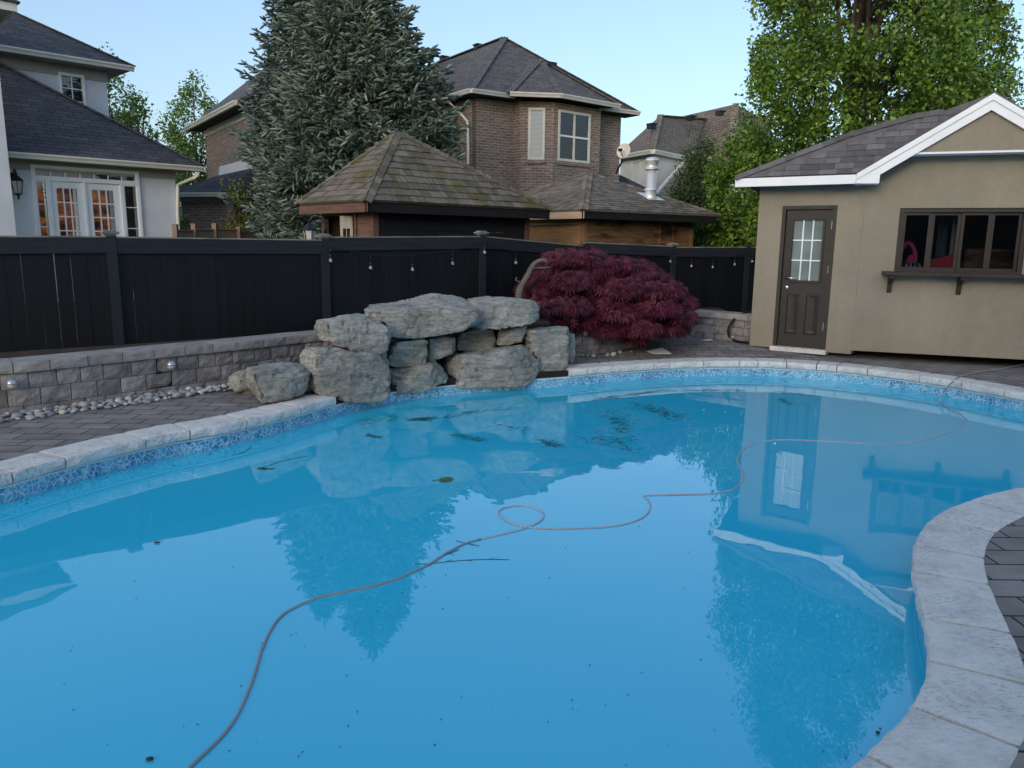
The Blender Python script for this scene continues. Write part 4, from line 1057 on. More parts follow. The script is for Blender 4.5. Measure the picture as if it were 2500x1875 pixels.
mb.prism([lb + WBl.n * .03 + Vector((0, 0, fz0)), lb + WBl.n * .03 + vb_ * 13 + Vector((0, 0, fz0)), lb + vb_ * 13 + Vector((0, 0, fz0)), lb + Vector((0, 0, fz0))], (0, 0, fz1 - fz0))
mb.build('frieze', M_['pale_frieze'] if 'pale_frieze' in M_ else M_['gutter'], bh)
# main hip roof, W across the right face
cA = WB.pt(-ov, zeb, ov); Wd = sE + 2 * ov
cB = cA + ub_ * Wd
half = Wd / 2
apx = cA + ub_ * half + vb_ * half; za = zat(apx, 93); apx.z = za
Lr = 13.5
apL = apx + vb_ * (Lr - 2 * half) if Lr > 2 * half else apx + vb_ * .5
cC = cA + vb_ * Lr; cD = cB + vb_ * Lr
mb = MB(); dn = (0, 0, -.06)
mb.prism([cA, cB, apx], dn); mb.prism([cC, cA, apx, apL], dn); mb.prism([cB, cD, apL, apx], dn); mb.prism([cD, cC, apL], dn)
rf = mb.build('roof', M_['shingle_grey'], bh)
mb = MB()
for a, b in ((cA, apx), (cB, apx), (apx, apL)): mb.bar(a + Vector((0, 0, .02)), b + Vector((0, 0, .02)), .26, .03)
mb.build('ridge_cap', M_['shingle_grey'], bh)
# bay roof
def outp(p, n, d): return p + n * d
Np = N1 - ub_ * .42 + W1.n * .42; Op = O1 + (W1.n + W2.n).normalized() * .5; Pp = P1 + W2.n * .45 + W2.u * .42
bay_pk = Vector((0, 0, 0)); bc = (N1 + P1) / 2 - WB.n * 1.4
pk = onpl(1319, 147, Vector((bc.x, bc.y, 0)), WB.n)
zq = Vector((0, 0, zeb)); mb = MB()
Mq = M1 - ub_ * .3 - WB.n * .2; Pq = Pp - WB.n * 1.5
rear = pk - WB.n * 3.0
mb.prism([Mq + zq + Vector((0,0,.05)), Np + zq, pk, rear], (0, 0, -.05)); mb.prism([Np + zq, Op + zq, pk], (0, 0, -.05)); mb.prism([Op + zq, Pp + zq, pk], (0, 0, -.05)); mb.prism([Pp + zq, Pq + zq, rear, pk], (0, 0, -.05))
mb.build('bay_roof', M_['shingle_grey'], bh)
mb = MB()
for a, b in ((Np + zq, pk), (Op + zq, pk), (Pp + zq, pk)): mb.bar(a + Vector((0, 0, .02)), b + Vector((0, 0, .02)), .26, .03)
mb.build('bay_ridge_cap', M_['shingle_grey'], bh)
mb = MB(); mb.prism([M1 + zq, Np + zq, Op + zq, Pp + zq, P1b + zq], (0, 0, -.06)); mb.wbox(WB, -ov, sE + ov, zeb - .12, zeb - .08, -.3, ov)
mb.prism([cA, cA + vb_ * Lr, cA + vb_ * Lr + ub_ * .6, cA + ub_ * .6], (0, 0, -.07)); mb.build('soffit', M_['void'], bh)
for P_, Q_ in ((cA, WB.pt(sM - .3, zeb, ov)), (Np + zq, Op + zq), (Op + zq, Pp + zq), (WB.pt(sP + .1, zeb, ov), cB), (cA, cA + vb_ * Lr)):
    Wg = Wall(P_, Q_ - P_); gutter(Wg, 0, (Vector((Q_.x, Q_.y, 0)) - Vector((P_.x, P_.y, 0))).length, zeb + .02, bh, -.02, .13, .13)
# downspout at the corner
mb = MB(); c0 = cA - ub_ * 0 + vb_ * .6
tp = WBl.pt
Wl2 = Wall(lb, vb_); sg = 1
def lpt(a, z, d): return lb + vb_ * a + Wl2.n * d + Vector((0, 0, z))
mb.tube(chaikin([lpt(.9, zeb - .1, .5), lpt(.9, zeb - .25, .5), lpt(.45, zeb - .75, .1), lpt(.35, zeb - .95, .07), lpt(.35, .3, .07)], 1), .05, 8); mb.build('downspout', M_['gutter'], bh, True)
# roof vents
def vent(px, py, par, P0, nrm_, s=.26, name='roof_vent'):
    p = onpl(px, py, P0, nrm_); mb = MB(); mb.box(p + Vector((0, 0, .02)), (s, s, .16), .6); mb.box(p + Vector((0, 0, .12)), (s * 1.3, s * 1.3, .05), .6); mb.build(name, M_['black'], par)
nL = (cC - cA).cross(apx - cA).normalized()
vent(1168, 118, bh, cA, nL); vent(1083, 146, bh, cA, nL)
nR = (cB - cA).cross(apx - cA).normalized()
p_ = pk + Vector((.35, .0, -.18)); mb = MB(); mb.box(p_, (.34, .34, .2), .6); mb.build('roof_vent', M_['black'], bh)
# left wing of the same house (beyond the spruces)
q0 = A(500, 330, 32.5); Wl = Wall(q0, (vb_)); 
zwl = A(500, 335, 32.5).z; zgl = A(497, 309, 32.2).z
sl0 = Vector((q0.x, q0.y, 0))
mb = MB()
# face seen: from pixel 500 (near spruce end further right) - runs right-front along -vb_
fr0 = sl0; fr1 = sl0 - vb_ * 9
mb.prism([fr0 + Vector((0, 0, .1)), fr1 + Vector((0, 0, .1)), fr1 + ub_ * 2 + Vector((0, 0, .1)), fr0 + ub_ * 2 + Vector((0, 0, .1))], (0, 0, zwl - .1)); mb.build('brick_wall', M_['brick_tan'] if 'brick_tan' in M_ else M_['brick'], bh)
mb = MB(); nl = -ub_
mb.prism([fr0 + nl * .03 + vb_ * .03 + Vector((0, 0, zwl)), fr1 + nl * .03 + Vector((0, 0, zwl)), fr1 + ub_ * 2 + Vector((0, 0, zwl)), fr0 + ub_ * 2 + vb_ * .03 + Vector((0, 0, zwl))], (0, 0, zgl - zwl - .12)); mb.build('frieze', M_['gutter'], bh)
e0 = fr0 + nl * .55 + vb_ * .8 + Vector((0, 0, zgl)); e1 = fr1 + nl * .55 + Vector((0, 0, zgl))
tpx = A(640, 195, 31.0)
mb = MB(); _, t3, z3 = hip_fit(e0, ub_ - vb_, (600, 200)); r0 = e0 + (ub_ - vb_) * 4.6; r0.z = e0.z + (z3 - e0.z) / t3 * 4.6; print('wing', t3, z3, proj(r0), proj(e0)); r1 = e1 + ub_ * 4.6; r1.z = r0.z
r0b = e0 + ub_ * 9.2
mb.prism([e0, e1, r1, r0], dn); mb.prism([e0, r0, r0b], dn); mb.build('roof', M_['shingle_grey'], bh)
Wg = Wall(e0, e1 - e0); gutter(Wg, 0, 8, zgl + .02, bh, -.02, .14, .14)
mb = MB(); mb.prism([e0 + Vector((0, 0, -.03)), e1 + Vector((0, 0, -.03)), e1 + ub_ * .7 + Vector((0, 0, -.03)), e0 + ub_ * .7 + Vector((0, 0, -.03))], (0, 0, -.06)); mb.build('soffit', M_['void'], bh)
mb = MB(); a = A(512, 309, 32.0); b = A(524, 330, 32.4); c_ = A(536, 424, 32.4); mb.tube([A(510, 312, 31.9), A(516, 320, 32.0), A(530, 332, 32.4), A(533, 340, 32.4), c_], .06, 8); mb.build('downspout', M_['gutter'], bh, True)
# garage in front of the wing
gq = A(443, 500, 26.0); gz = gq.z
gdir = Vector((.93, .0, 0)).normalized(); g0 = Vector((gq.x, gq.y, 0)); gdir = Vector((.96, -.28, 0)).normalized()
WG = Wall(g0, gdir)
gs1 = WG.S(574, 520); gzt = WG.Z(500, 492); 
gar = bh
mb = MB(); mb.wbox(WG, 0, gs1, .1, gzt, -.25, 0)
g1 = WG.pt(gs1, .1, 0); gd2 = Vector((.75, .66, 0)).normalized()
mb.prism([g1, g1 + gd2 * 4, g1 + gd2 * 4 - gdir * .25, g1 - gdir * .25 - WG.n * .002], (0, 0, gzt - .1)); mb.build('garage_wall', M_['brick'], bh)
zgg = WG.off(.4).Z(500, 472)
mb = MB(); mb.wbox(WG, -.03, gs1 + .03, gzt, zgg - .1, -.25, .03); mb.build('garage_frieze', M_['frieze'], bh)
ea = WG.pt(WG.S(424, 480), zgg, .45); eb = WG.pt(WG.S(556, 470), zgg, .45); ec = eb + gd2 * 5
ra = A(534, 428, 27.5); rb = A(625, 408, 27.0)
mb = MB(); mb.prism([ea, eb, rb, ra], dn); mb.prism([eb, ec, rb], dn); mb.build('garage_roof', M_['shingle_blue'], bh)
mb = MB(); mb.prism([ra + Vector((0, -.02, -.02)), rb + Vector((0, -.02, -.02)), rb + Vector((0, .1, .35)), ra + Vector((0, .1, .3))], (0, .03, 0)); mb.build('roof_flashing', M_['gutter'], bh)
Wg = Wall(ea, eb - ea); gutter(Wg, 0, (eb - ea).length, zgg + .02, bh, 0, .13, .13); Wg = Wall(eb, ec - eb); gutter(Wg, 0, 4, zgg + .02, bh, 0, .13, .13)
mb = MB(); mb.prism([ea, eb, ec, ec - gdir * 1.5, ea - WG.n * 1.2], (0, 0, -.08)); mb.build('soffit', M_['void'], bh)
mb = MB(); mb.tube([WG.pt(-.15, zgg - .1, .4), WG.pt(-.1, zgg - .25, .3), WG.pt(.02, gzt - .2, .07), WG.pt(.02, .2, .07)], .05, 8); mb.build('downspout', M_['gutter'], bh, True)

# satellite dish on the brick house
dc = A(1522, 368, 28.0); dish = thing('satellite_dish', dc, 'grey round satellite dish on a bent arm at the right corner of the brick house', 'satellite dish')
dn_ = Vector((-.55, -.8, .25)).normalized(); mb = MB()
mb.lathe(dc, [(.005, -.07), (.12, -.062), (.2, -.04), (.26, -.005), (.265, .0), (.255, .0), (.19, -.03), (.1, -.05), (.005, -.055)], 28, dn_); mb.build('reflector', M_['gutter'], dish, True)
mb = MB(); mb.tube([dc - dn_ * .07, dc + Vector((-.02, .15, -.35)), dc + Vector((-.2, .3, -.75))], .03, 8); mb.build('mount', M_['black'], dish, True)
mb = MB(); mb.tube([dc + Vector((.0, 0, -.24)), dc + dn_ * .35 + Vector((.05, 0, -.12))], .014, 6); mb.box(dc + dn_ * .36 + Vector((.05, 0, -.1)), (.09, .14, .09), .4); mb.build('receiver_arm', M_['black'], dish)

# unseen houses added behind the camera, to block low sun and fill reflections
for nm, c_, sz_, rz_, lab in (('added_side_house', (-19.5, -11.5), (20, 7, 3.2), math.atan2(.81, -.58), 'added house out of view at left, blocking low sun and mirrored in glass'), ('added_back_house', (.5, -11.5), (13, 7, 5.6), 0, 'added house out of view behind the camera, blocking low sun and mirrored in glass')):
    t_h = thing(nm, (c_[0], c_[1], .1), lab, 'house'); mb = MB(); mb.box((c_[0], c_[1], .1 + sz_[2] / 2), sz_, rz_); mb.build('wall', M_['brick'], t_h)
    m3 = Matrix.Rotation(rz_, 3, 'Z'); cc = Vector((c_[0], c_[1], .1 + sz_[2])); e_ = [cc + m3 @ Vector((a * (sz_[0] / 2 + .5), b * (sz_[1] / 2 + .5), .005)) for a, b in ((-1, -1), (1, -1), (1, 1), (-1, 1))]
    k_ = sz_[0] / 2 - sz_[1] / 2; r_ = [cc + m3 @ Vector((a * k_, 0, 2.2)) for a in (-1, 1)]
    mb = MB(); mb.add(e_ + r_, [(0, 1, 5, 4), (1, 2, 5), (2, 3, 4, 5), (3, 0, 4), (3, 2, 1, 0)]); mb.build('roof', M_['shingle_grey'], t_h)

# ---------------- far brown roofed house on the right
fh = thing('brown_roof_house', A(1680, 560, 40) * 1.0, 'pale stucco house with steep brown shingle roofs beyond the garden sheds', 'house')
D0 = 38.0
def Fp(x, y, Y): return A(x, y, Y)
def roofpoly(pts, mat='shingle_brown', name='roof', th=.12):
    mb = MB(); P = [A(*p) for p in pts]; mb.prism(P, (0, 0, -th)); return mb.build(name, M_[mat], fh)
# lower mass: wall corner at px 1593
wc = A(1592, 470, 38.0); mb = MB()
wl_ = A(1512, 470, 40.5); wr_ = A(1700, 470, 41.5)
zt_ = A(1592, 372, 38).z
for a, b in ((wl_, wc), (wc, wr_)):
    W_ = Wall(a, b - a); mb.wbox(W_, 0, (V2(b.x, b.y) - V2(a.x, a.y)).length, .1, zt_, -.25, 0)
mb.build('wall', M_['stucco_pale'], fh)
Wf = Wall(wl_, wc - wl_)
window(Wf, Wf.S(1524, 430), Wf.S(1541, 430), Wf.Z(1532, 470), Wf.Z(1532, 393), fh, 1, 1, 'gutter', 'glass', .1, .02, 'curtain', .01)
window(Wf, Wf.S(1543, 430), Wf.S(1563, 430), Wf.Z(1552, 470), Wf.Z(1552, 391), fh, 1, 1, 'gutter', 'glass', .1, .02, 'curtain', .01)
ze = A(1592, 367, 37.6).z
def atz(px, Y, z):  # point in pixel column at depth Y and height z
    d = ray(px, 400); return Vector((d.x / d.y * Y, Y, z))
E0, E1, E2 = atz(1500, 40.6, ze), atz(1592, 37.5, ze), atz(1690, 41.0, ze)
K0 = A(1612, 282, 41.5); K1 = A(1720, 290, 46.5)
mb = MB(); mb.prism([E0, E1, K0], (0, 0, -.1)); mb.prism([E1, E2, K1, K0], (0, 0, -.1)); mb.build('roof', M_['shingle_brown'], fh)
for a, b in ((E0, E1), (E1, E2)): gutter(Wall(a, b - a), 0, (b - a).length, ze + .03, fh, 0, .2, .16)
mb = MB(); mb.bar(E1 + Vector((0, 0, .03)), K0 + Vector((0, 0, .03)), .3, .05); mb.bar(K0, K1, .3, .05); mb.build('ridge_cap', M_['shingle_brown'], fh)
# taller mass behind with its ridge rising to the right
T0, T1 = A(1660, 285, 50), A(1797, 254, 44); B1, B0 = A(1778, 385, 42), A(1700, 385, 44.5)
mb = MB(); mb.prism([A(1640, 420, 45.5), B0, B1, A(1800, 420, 41.5), T1, T0], (0, 0, -.1)) if False else None
nrm2 = (T1 - T0).cross(B1 - T0).normalized()
L0 = onpl(1630, 420, T0, nrm2); L1 = onpl(1775, 430, T0, nrm2)
mb.prism([L0, L1, T1, T0], (0, 0, -.1))
R2 = A(1905, 430, 46); R3 = A(1870, 262, 50)
mb.prism([L1, R2, T1], (0, 0, -.1)); mb.prism([T1, A(1880, 300, 48), R2], (0, 0, -.1)); mb.build('roof', M_['shingle_brown'], fh)
mb = MB(); mb.bar(T1 + Vector((0, 0, .03)), L1 + Vector((0, 0, .03)), .35, .06); mb.build('ridge_cap', M_['shingle_brown'], fh)
# low roof slope in front (right of the pale wall)
Q0, Q1 = A(1608, 472, 36.5), A(1690, 372, 40.5)
mb = MB(); mb.prism([A(1560, 520, 34.5), A(1760, 520, 35), A(1760, 400, 39), Q1], (0, 0, -.1)); mb.build('roof', M_['shingle_brown'], fh)
mb = MB(); mb.bar(A(1560, 519, 34.45), Q1 + Vector((0, -.05, 0)), .1, .12); mb.build('rake_board', M_['gutter'], fh)
mb = MB(); mb.box((A(1800, 500, 47).x, 48, 2.2), (9, 4, 4.2), -.2); mb.build('wall', M_['stucco_pale'], fh)
mb = MB(); mb.box((A(1600, 500, 37).x + 2.2, 37.6, .9), (3.2, 1.2, 1.6), .1); mb.build('wall', M_['stucco_pale'], fh)
for px, py in ((1590, 303), (1757, 272), (1686, 284)):
    p = A(px, py, 43 if px > 1600 else 39.6); mb = MB(); mb.box(p + Vector((0, 0, -.12)), (.32, .32, .2), .6); mb.box(p + Vector((.05, 0, 0)), (.42, .42, .06), .6); mb.build('roof_vent', M_['black'], fh)
p = A(1680, 330, 40.0); mb = MB(); mb.tube([p + Vector((0, 0, -.1)), p + Vector((0, 0, .3))], .06, 8); mb.build('vent_pipe', M_['black'], fh)
# slate blue lean-to roof edge beside the brick house
lr = thing('blue_roof_shed', A(1560, 560, 30), 'low dark blue shingled roof slope between the brick house and the galvanised flue', 'roof')
mb = MB(); mb.prism([A(1510, 425, 31), A(1508, 480, 30), A(1620, 490, 30), A(1578, 458, 31)], (0, 0, -.06)); mb.build('roof', M_['shingle_blue'], lr)
mb = MB(); mb.box((A(1560, 500, 31).x, 31.5, 1.3), (2.2, 1.6, 2.4), .1); mb.build('wall', M_['brick'], lr)

# ---------------- cedar roofed sheds behind the fence
def shack(name, label, fc_px, Y0, right_px, left_px, apex_px, ug, zev_off, shake, cw, fascia_l, fascia_r, wall_l, wall_r, seed, ov=.32, course=.15):
    u = Vector((ug[0], ug[1], 0)).normalized(); v = Vector((-u.y, u.x, 0))
    c0 = A(fc_px[0], fc_px[1], Y0); W = Wall(c0, u); z = c0.z
    wr = W.S(right_px, fc_px[1]); wl_ = wr
    # left side length from its pixel column
    cL = None; lo, hi = 0, 12
    for _ in range(50):
        m_ = (lo + hi) / 2
        if proj(c0 + v * m_)[0] > left_px: lo = m_
        else: hi = m_
    wl_ = lo
    cR = c0 + u * wr; cLf = c0 + v * wl_; cBk = c0 + u * wr + v * wl_
    fa, fb = .5, .5
    for _ in range(40):                       # slide the peak so that it stands in its own column
        q = c0 + u * wr * fa + v * wl_ * fb
        fa -= (proj(q)[0] - apex_px[0]) * .0006
    ap = c0 + u * wr * fa + v * wl_ * fb
    # apex: pyramid peak, height from its pixel row
    ap = Vector((ap.x, ap.y, 0)); az = zat(ap, apex_px[1]); ap.z = az
    print(name, 'W', round(wr, 2), round(wl_, 2), 'eave', round(z, 2), 'apex', round(az, 2), 'apex px', [round(q) for q in proj(ap)], 'want', apex_px)
    t0 = thing(name, (c0.x + .8, c0.y + .8, .1), label, 'garden shed')
    mb = MB()
    tiles(mb, [c0, cR, ap], course, cw[0], cw[1], .022, seed); tiles(mb, [cLf, c0, ap], course, cw[0], cw[1], .022, seed + 1)
    tiles(mb, [cR, cBk, ap], course * 1.2, cw[0] * 1.6, cw[1] * 1.6, .022, seed + 2, .01); tiles(mb, [cBk, cLf, ap], course * 1.2, cw[0] * 1.6, cw[1] * 1.6, .022, seed + 3, .01)
    rfo = mb.build('roof', M_[shake], t0)
    mb = MB(); nr = (cR - c0).cross(ap - c0).normalized(); nl = (ap - c0).cross(cLf - c0).normalized()
    nr = nr if nr.z > 0 else -nr; nl = nl if nl.z > 0 else -nl
    nb = (ap - cR).cross(v).normalized(); nb = nb if nb.z > 0 else -nb
    nk = (ap - cLf).cross(u).normalized(); nk = nk if nk.z > 0 else -nk
    for a, n1, n2 in ((c0, nr, nl), (cR, nr, nb), (cLf, nl, nk)):
        lift = Vector((0, 0, .022)); d = (ap - a).normalized(); k = int((ap - a).length / .17)
        for i in range(k):
            p = a + d * (i * .17 - .03) + lift; q = a + d * ((i + 1) * .17) + lift
            for nn, oth in ((n1, n2), (n2, n1)):
                sd = d.cross(nn).normalized()
                if sd.dot(nn - oth) < 0: sd = -sd
                e = nn * .02; wdt = .1
                mb.hexa(p, p + sd * wdt, q + sd * wdt, q, p + e * 1.6, p + sd * wdt + e * 1.6, q + sd * wdt + e * .6, q + e * .6)
    mb.build('hip_cap', M_[shake], rfo)
    # fascias
    mb = MB(); mb.wbox(W, .02, wr - .05, z - .17, z - .03, -.06, -.03); fr_o = mb.build('fascia', M_[fascia_r], t0)
    Wv = Wall(c0, v)
    mb = MB(); a = c0 + u * .03; mb.prism([a + Vector((0, 0, -.17)), a + v * (wl_ - .03) + Vector((0, 0, -.17)), a + v * (wl_ - .03) + u * .03 + Vector((0, 0, -.17)), a + u * .03 + v * .061 + Vector((0, 0, -.17))], (0, 0, .14)); mb.build('fascia', M_[fascia_l], t0)
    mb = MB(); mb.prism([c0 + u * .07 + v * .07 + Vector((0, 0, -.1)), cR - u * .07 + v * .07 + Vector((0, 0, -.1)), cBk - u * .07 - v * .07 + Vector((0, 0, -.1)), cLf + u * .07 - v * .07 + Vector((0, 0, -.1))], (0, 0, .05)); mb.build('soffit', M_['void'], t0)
    # walls
    i0 = Vector((c0.x, c0.y, 0)) + u * ov + v * ov; Wr = Wall(i0, u); Wl_ = Wall(i0, v); lr_ = wr - 2 * ov; ll = wl_ - 2 * ov
    return dict(t=t0, u=u, v=v, z=z, W=W, Wr=Wr, Wl=Wl_, lr=lr_, ll=ll, i0=i0, nr=nr, c0=c0, cR=cR, ap=ap)
def planks(par, W, s0, s1, z0, z1, mat, h=.14, name='wall', holes=(), th=.03, d=0.0):
    mb = MB(); z = z0
    while z < z1:
        e = min(z + h, z1); hs = [(a, b) for a, b, c, dd in holes if c < (z + e) / 2 < dd]
        segs = [(s0, s1)]
        for a, b in hs: segs = [x for sg_ in segs for x in ((sg_[0], a), (b, sg_[1])) if x[1] - x[0] > .01]
        for a, b in segs: mb.wbox(W, a, b, z + .003, e - .003, d - th, d)
        z = e
    o = mb.build(name, M_[mat], par)
    return o
g = shack('garden_shed', 'nearer garden shed with a mossy cedar shake pyramid roof and dark plank wall', (893, 489), 11.9, 1350, 723, (972, 322), (.735, .678), 0, 'cedar', (.09, .24), 'red_wood', 'plank_dark', 0, 0, 21)
planks(g['t'], g['Wr'], .06, g['lr'], .1, g['z'] - .1, 'plank_dark', .155)
Wl = g['Wl']; sgn = 1
hl0, hl1 = sorted((Wl.S(795, 560), Wl.S(868, 560))); hz0, hz1 = .9, Wl.Z(830, 527)
planks(g['t'], Wl, .09, g['ll'], .1, g['z'] - .1, 'red_wood', .6, 'wall', [(hl0, hl1, hz0, hz1)])
for a_, b_ in ((0.0, .1), (g['lr'] - .09, g['lr'])): mb = MB(); mb.wbox(g['Wr'], a_, b_, .1, g['z'] - .1, -.1, .015); mb.build('corner_post', M_['red_wood'], g['t'])
mb = MB()
for (a, b, c_, d_) in ((hl0 - .06, hl0, hz0, hz1 + .06), (hl1, hl1 + .06, hz0, hz1 + .06), (hl0, hl1, hz1, hz1 + .06)): mb.wbox(Wl, a, b, c_, d_, -.06, .03)
wf = mb.build('window_frame', M_['red_wood'], g['t'])
mb = MB(); # open white shutter sash
sh0 = Wl.pt(hl0 + .02, 0, .04); od = (Wl.u * .55 + Wl.n * .8).normalized(); WS_ = Wall(sh0, od)
wl1 = .2; zb1 = hz0; zt1 = hz1 - .01
for a, b, c_, d_ in ((0, .045, zb1, zt1), (wl1 - .045, wl1, zb1, zt1), (.045, wl1 - .045, zt1 - .2, zt1), (.045, wl1 - .045, zb1, zb1 + .05), (wl1 / 2 - .006, wl1 / 2 + .006, zb1, zt1 - .2)): mb.wbox(WS_, a, b, c_, d_, -.03, 0)
mb.build('shutter', M_['old_white'], g['t'])
# back wall with window openings so that one can see through
Wlb = Wall(g['i0'] + g['u'] * (g['lr']), g['v']); mb = MB()
bs0, bs1 = .6, g['ll'] - .6
wallholes(mb, Wlb, 0, g['ll'], .1, g['z'] - .1, [(g['ll'] * .45, g['ll'] * .6, 1.0, 2.0), (g['ll'] * .64, g['ll'] * .8, 1.0, 2.0)], .04); mb.build('back_wall', M_['red_wood'], g['t'])
mb = MB(); Wrb = Wall(g['i0'] + g['v'] * g['ll'], g['u']); wallholes(mb, Wrb, 0, g['lr'], .1, g['z'] - .1, [], .04); mb.build('back_wall', M_['red_wood'], g['t'])
# lantern on the shed
lq = A(757, 578, 11.2); n_ = Vector((-.7, -.7, 0)).normalized(); ll_ = thing('wall_lantern', lq, 'black hanging lantern on the corner of the mossy roofed garden shed above the fence', 'lantern')
lantern(lq, Vector((-1, 0, 0)), 1.35, ll_)

g2 = shack('garden_shed', 'farther garden shed with a grey cedar shake roof, golden plank walls and a steel flue', (1424, 511), 15.2, 1757, 1130, (1434, 423), (.80, .60), 0, 'cedar2', (.1, .2), 'pale_wood', 'plank_dark', 0, 0, 31, .4, .13)
planks(g2['t'], g2['Wl'], .08, g2['ll'], .1, g2['z'] - .1, 'plank_gold', .16)
vh0, vh1 = g2['Wr'].S(1612, 570), g2['Wr'].S(1641, 570); vz0, vz1 = g2['Wr'].Z(1625, 590), g2['Wr'].Z(1625, 547)
planks(g2['t'], g2['Wr'], .06, g2['lr'] - .06, .1, g2['z'] - .1, 'plank_worn', .165, 'wall', [(vh0, vh1, vz0, vz1)])
for a_, b_ in ((-.01, .09), (g2['lr'] - .08, g2['lr'] + .01)): mb = MB(); mb.wbox(g2['Wr'], a_, b_, .1, g2['z'] - .1, -.1, .02); mb.build('corner_post', M_['plank_worn'], g2['t'])
mb = MB(); z = vz0
for (a, b, c_, d_) in ((vh0 - .04, vh0, vz0 - .04, vz1 + .04), (vh1, vh1 + .04, vz0 - .04, vz1 + .04), (vh0, vh1, vz1, vz1 + .04), (vh0, vh1, vz0 - .04, vz0)): mb.wbox(g2['Wr'], a, b, c_, d_, -.03, .03)
while z < vz1 - .02:
    p = g2['Wr'].pt; mb.hexa(p(vh0, z, .015), p(vh1, z, .015), p(vh1, z + .02, -.02), p(vh0, z + .02, -.02), p(vh0, z + .008, .018), p(vh1, z + .008, .018), p(vh1, z + .028, -.017), p(vh0, z + .028, -.017)); z += .04
mb.build('louvre_vent', M_['plank_worn'], g2['t'])
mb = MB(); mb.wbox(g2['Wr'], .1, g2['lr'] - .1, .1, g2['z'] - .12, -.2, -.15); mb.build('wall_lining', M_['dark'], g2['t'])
# flue
fb = onpl(1588, 484, g2['c0'], g2['nr']); fz = zat(fb, 381)
flue = thing('flue_pipe', fb, 'galvanised steel chimney flue with a round cap on the grey shake roof', 'chimney flue')
hF = fz - fb.z; rF = .105
mb = MB(); mb.lathe(fb, [(rF * 1.35, -.12), (rF * 1.3, .02), (rF * 1.1, .16), (rF * 1.5, .17), (rF * 1.5, .19), (rF, .22), (rF, hF * .68)], 24); mb.build('pipe', M_['steel'], flue, True)
mb = MB(); mb.lathe(fb + Vector((0, 0, hF * .68)), [(rF * 1.55, 0), (rF * 1.62, .015), (rF * 1.2, .04), (rF * 1.15, .1), (rF * 1.3, .11), (rF * 1.3, .17), (rF * 1.6, .18), (rF * 1.55, .2), (rF * 1.0, .25), (.01, .27)], 24); mb.build('flue_cap', M_['steel'], flue, True)
mb = MB(); e1_ = g2['u']; e2_ = (g2['ap'] - g2['c0']); e2_ = (e2_ - e1_ * e2_.dot(e1_)).normalized(); e3 = g2['nr'] * .035
p = fb + Vector((0, 0, 0)) + e3; mb.prism([p - e1_ * .26 - e2_ * .2, p + e1_ * .26 - e2_ * .2, p + e1_ * .24 + e2_ * .22, p - e1_ * .24 + e2_ * .22], g2['nr'] * .006); mb.build('flashing', M_['steel'], flue)

# ---------------- brown fence far left
bf = thing('brown_fence', A(560, 600, 18), 'weathered brown board fence in front of the brick garage', 'fence')
pts = [A(425, 560, 17.0), A(471, 558, 17.6), A(522, 557, 18.2), A(580, 561, 18.8), A(650, 569, 19.6), A(720, 572, 20.6)]
tops = [560, 558, 557, 567, 570, 573]
for i in range(5):
    a, b = V2(pts[i].x, pts[i].y), V2(pts[i + 1].x, pts[i + 1].y); W = Wall(a, b - a); Ln = (b - a).length; zt = zat(a, tops[i] + (2 if i < 3 else 0)); mb = MB(); s = 0
    while s < Ln:
        e = min(s + .14, Ln); mb.wbox(W, s, e - .008, .1, zt - .02, -.02, 0); s = e
    mb.wbox(W, 0, Ln, zt - .2, zt - .04, .002, .03); mb.wbox(W, 0, Ln, zt - .02, zt + .02, -.05, .05); mb.build('board_panel', M_['brown_fence'], bf)
    mb = MB(); p = W.pt(0, 0, .03); mb.box((p.x, p.y, (zt + .08) / 2 + .05), (.1, .1, zt + .08), 0); mb.build('fence_post', M_['brown_fence'], bf)

# ---------------- pool house
zs = .28
S0 = G(1830, 840, zs); S1 = G(2077, 861, zs); S2 = G(2500, 884, zs)
WD = Wall(S0, S1 - S0); WV = Wall(S1, S2 - S1)
ld = (V2(S1.x, S1.y) - V2(S0.x, S0.y)).length
ph = thing('pool_house', (S1.x + 1, S1.y + 1, zs), 'tan stucco pool house with a white trimmed gable, brown door and long servery window', 'pool house')
ztopw = WD.Z(1853, 458) + .12
dz0, dz1 = zs + .01, WD.Z(1960, 502)
ds0, ds1 = WD.S(1892, 700), WD.S(2022, 700)
ds0, ds1 = (WD.S(1908, 503) + WD.S(1890, 835)) / 2, (WD.S(2044, 498) + WD.S(2017, 850)) / 2
mb = MB(); wallholes(mb, WD, 0, ld, zs - .02, ztopw, [(ds0, ds1, zs - .02, dz1)], .18)
ws0, ws1 = (WV.S(2199, 507) + WV.S(2181, 665)) / 2, WV.S(2505, 590); wz0, wz1 = WV.Z(2181, 665), WV.Z(2199, 507)
wz1 = (wz1 + WV.Z(2500, 508)) / 2; wz0 = (wz0 + WV.Z(2500, 671)) / 2
wallholes(mb, WV, .002, 3.6, zs + .03, ztopw + .5, [(ws0, ws1, wz0, wz1)], .18)
mb.build('wall', M_['shed'], ph)
mb = MB(); a = WD.pt(0, zs, 0); bkd = Vector((.55, .83, 0))
mb.prism([a - WD.n * .002, a + bkd * 3.2, a + bkd * 3.2 + WD.u * .18, a + WD.u * .18 - WD.n * .18], (0, 0, ztopw - zs)); mb.build('side_wall', M_['shed'], ph)
mb = MB(); mb.prism([WD.pt(.1, zs + .02, -.3), WV.pt(.1, zs + .02, -.3), WV.pt(3.5, zs + .02, -.3), WV.pt(3.5, zs + .02, -2.6), WD.pt(.1, zs + .02, -2.6)], (0, 0, .02)); mb.build('floor', M_['dark'], ph)
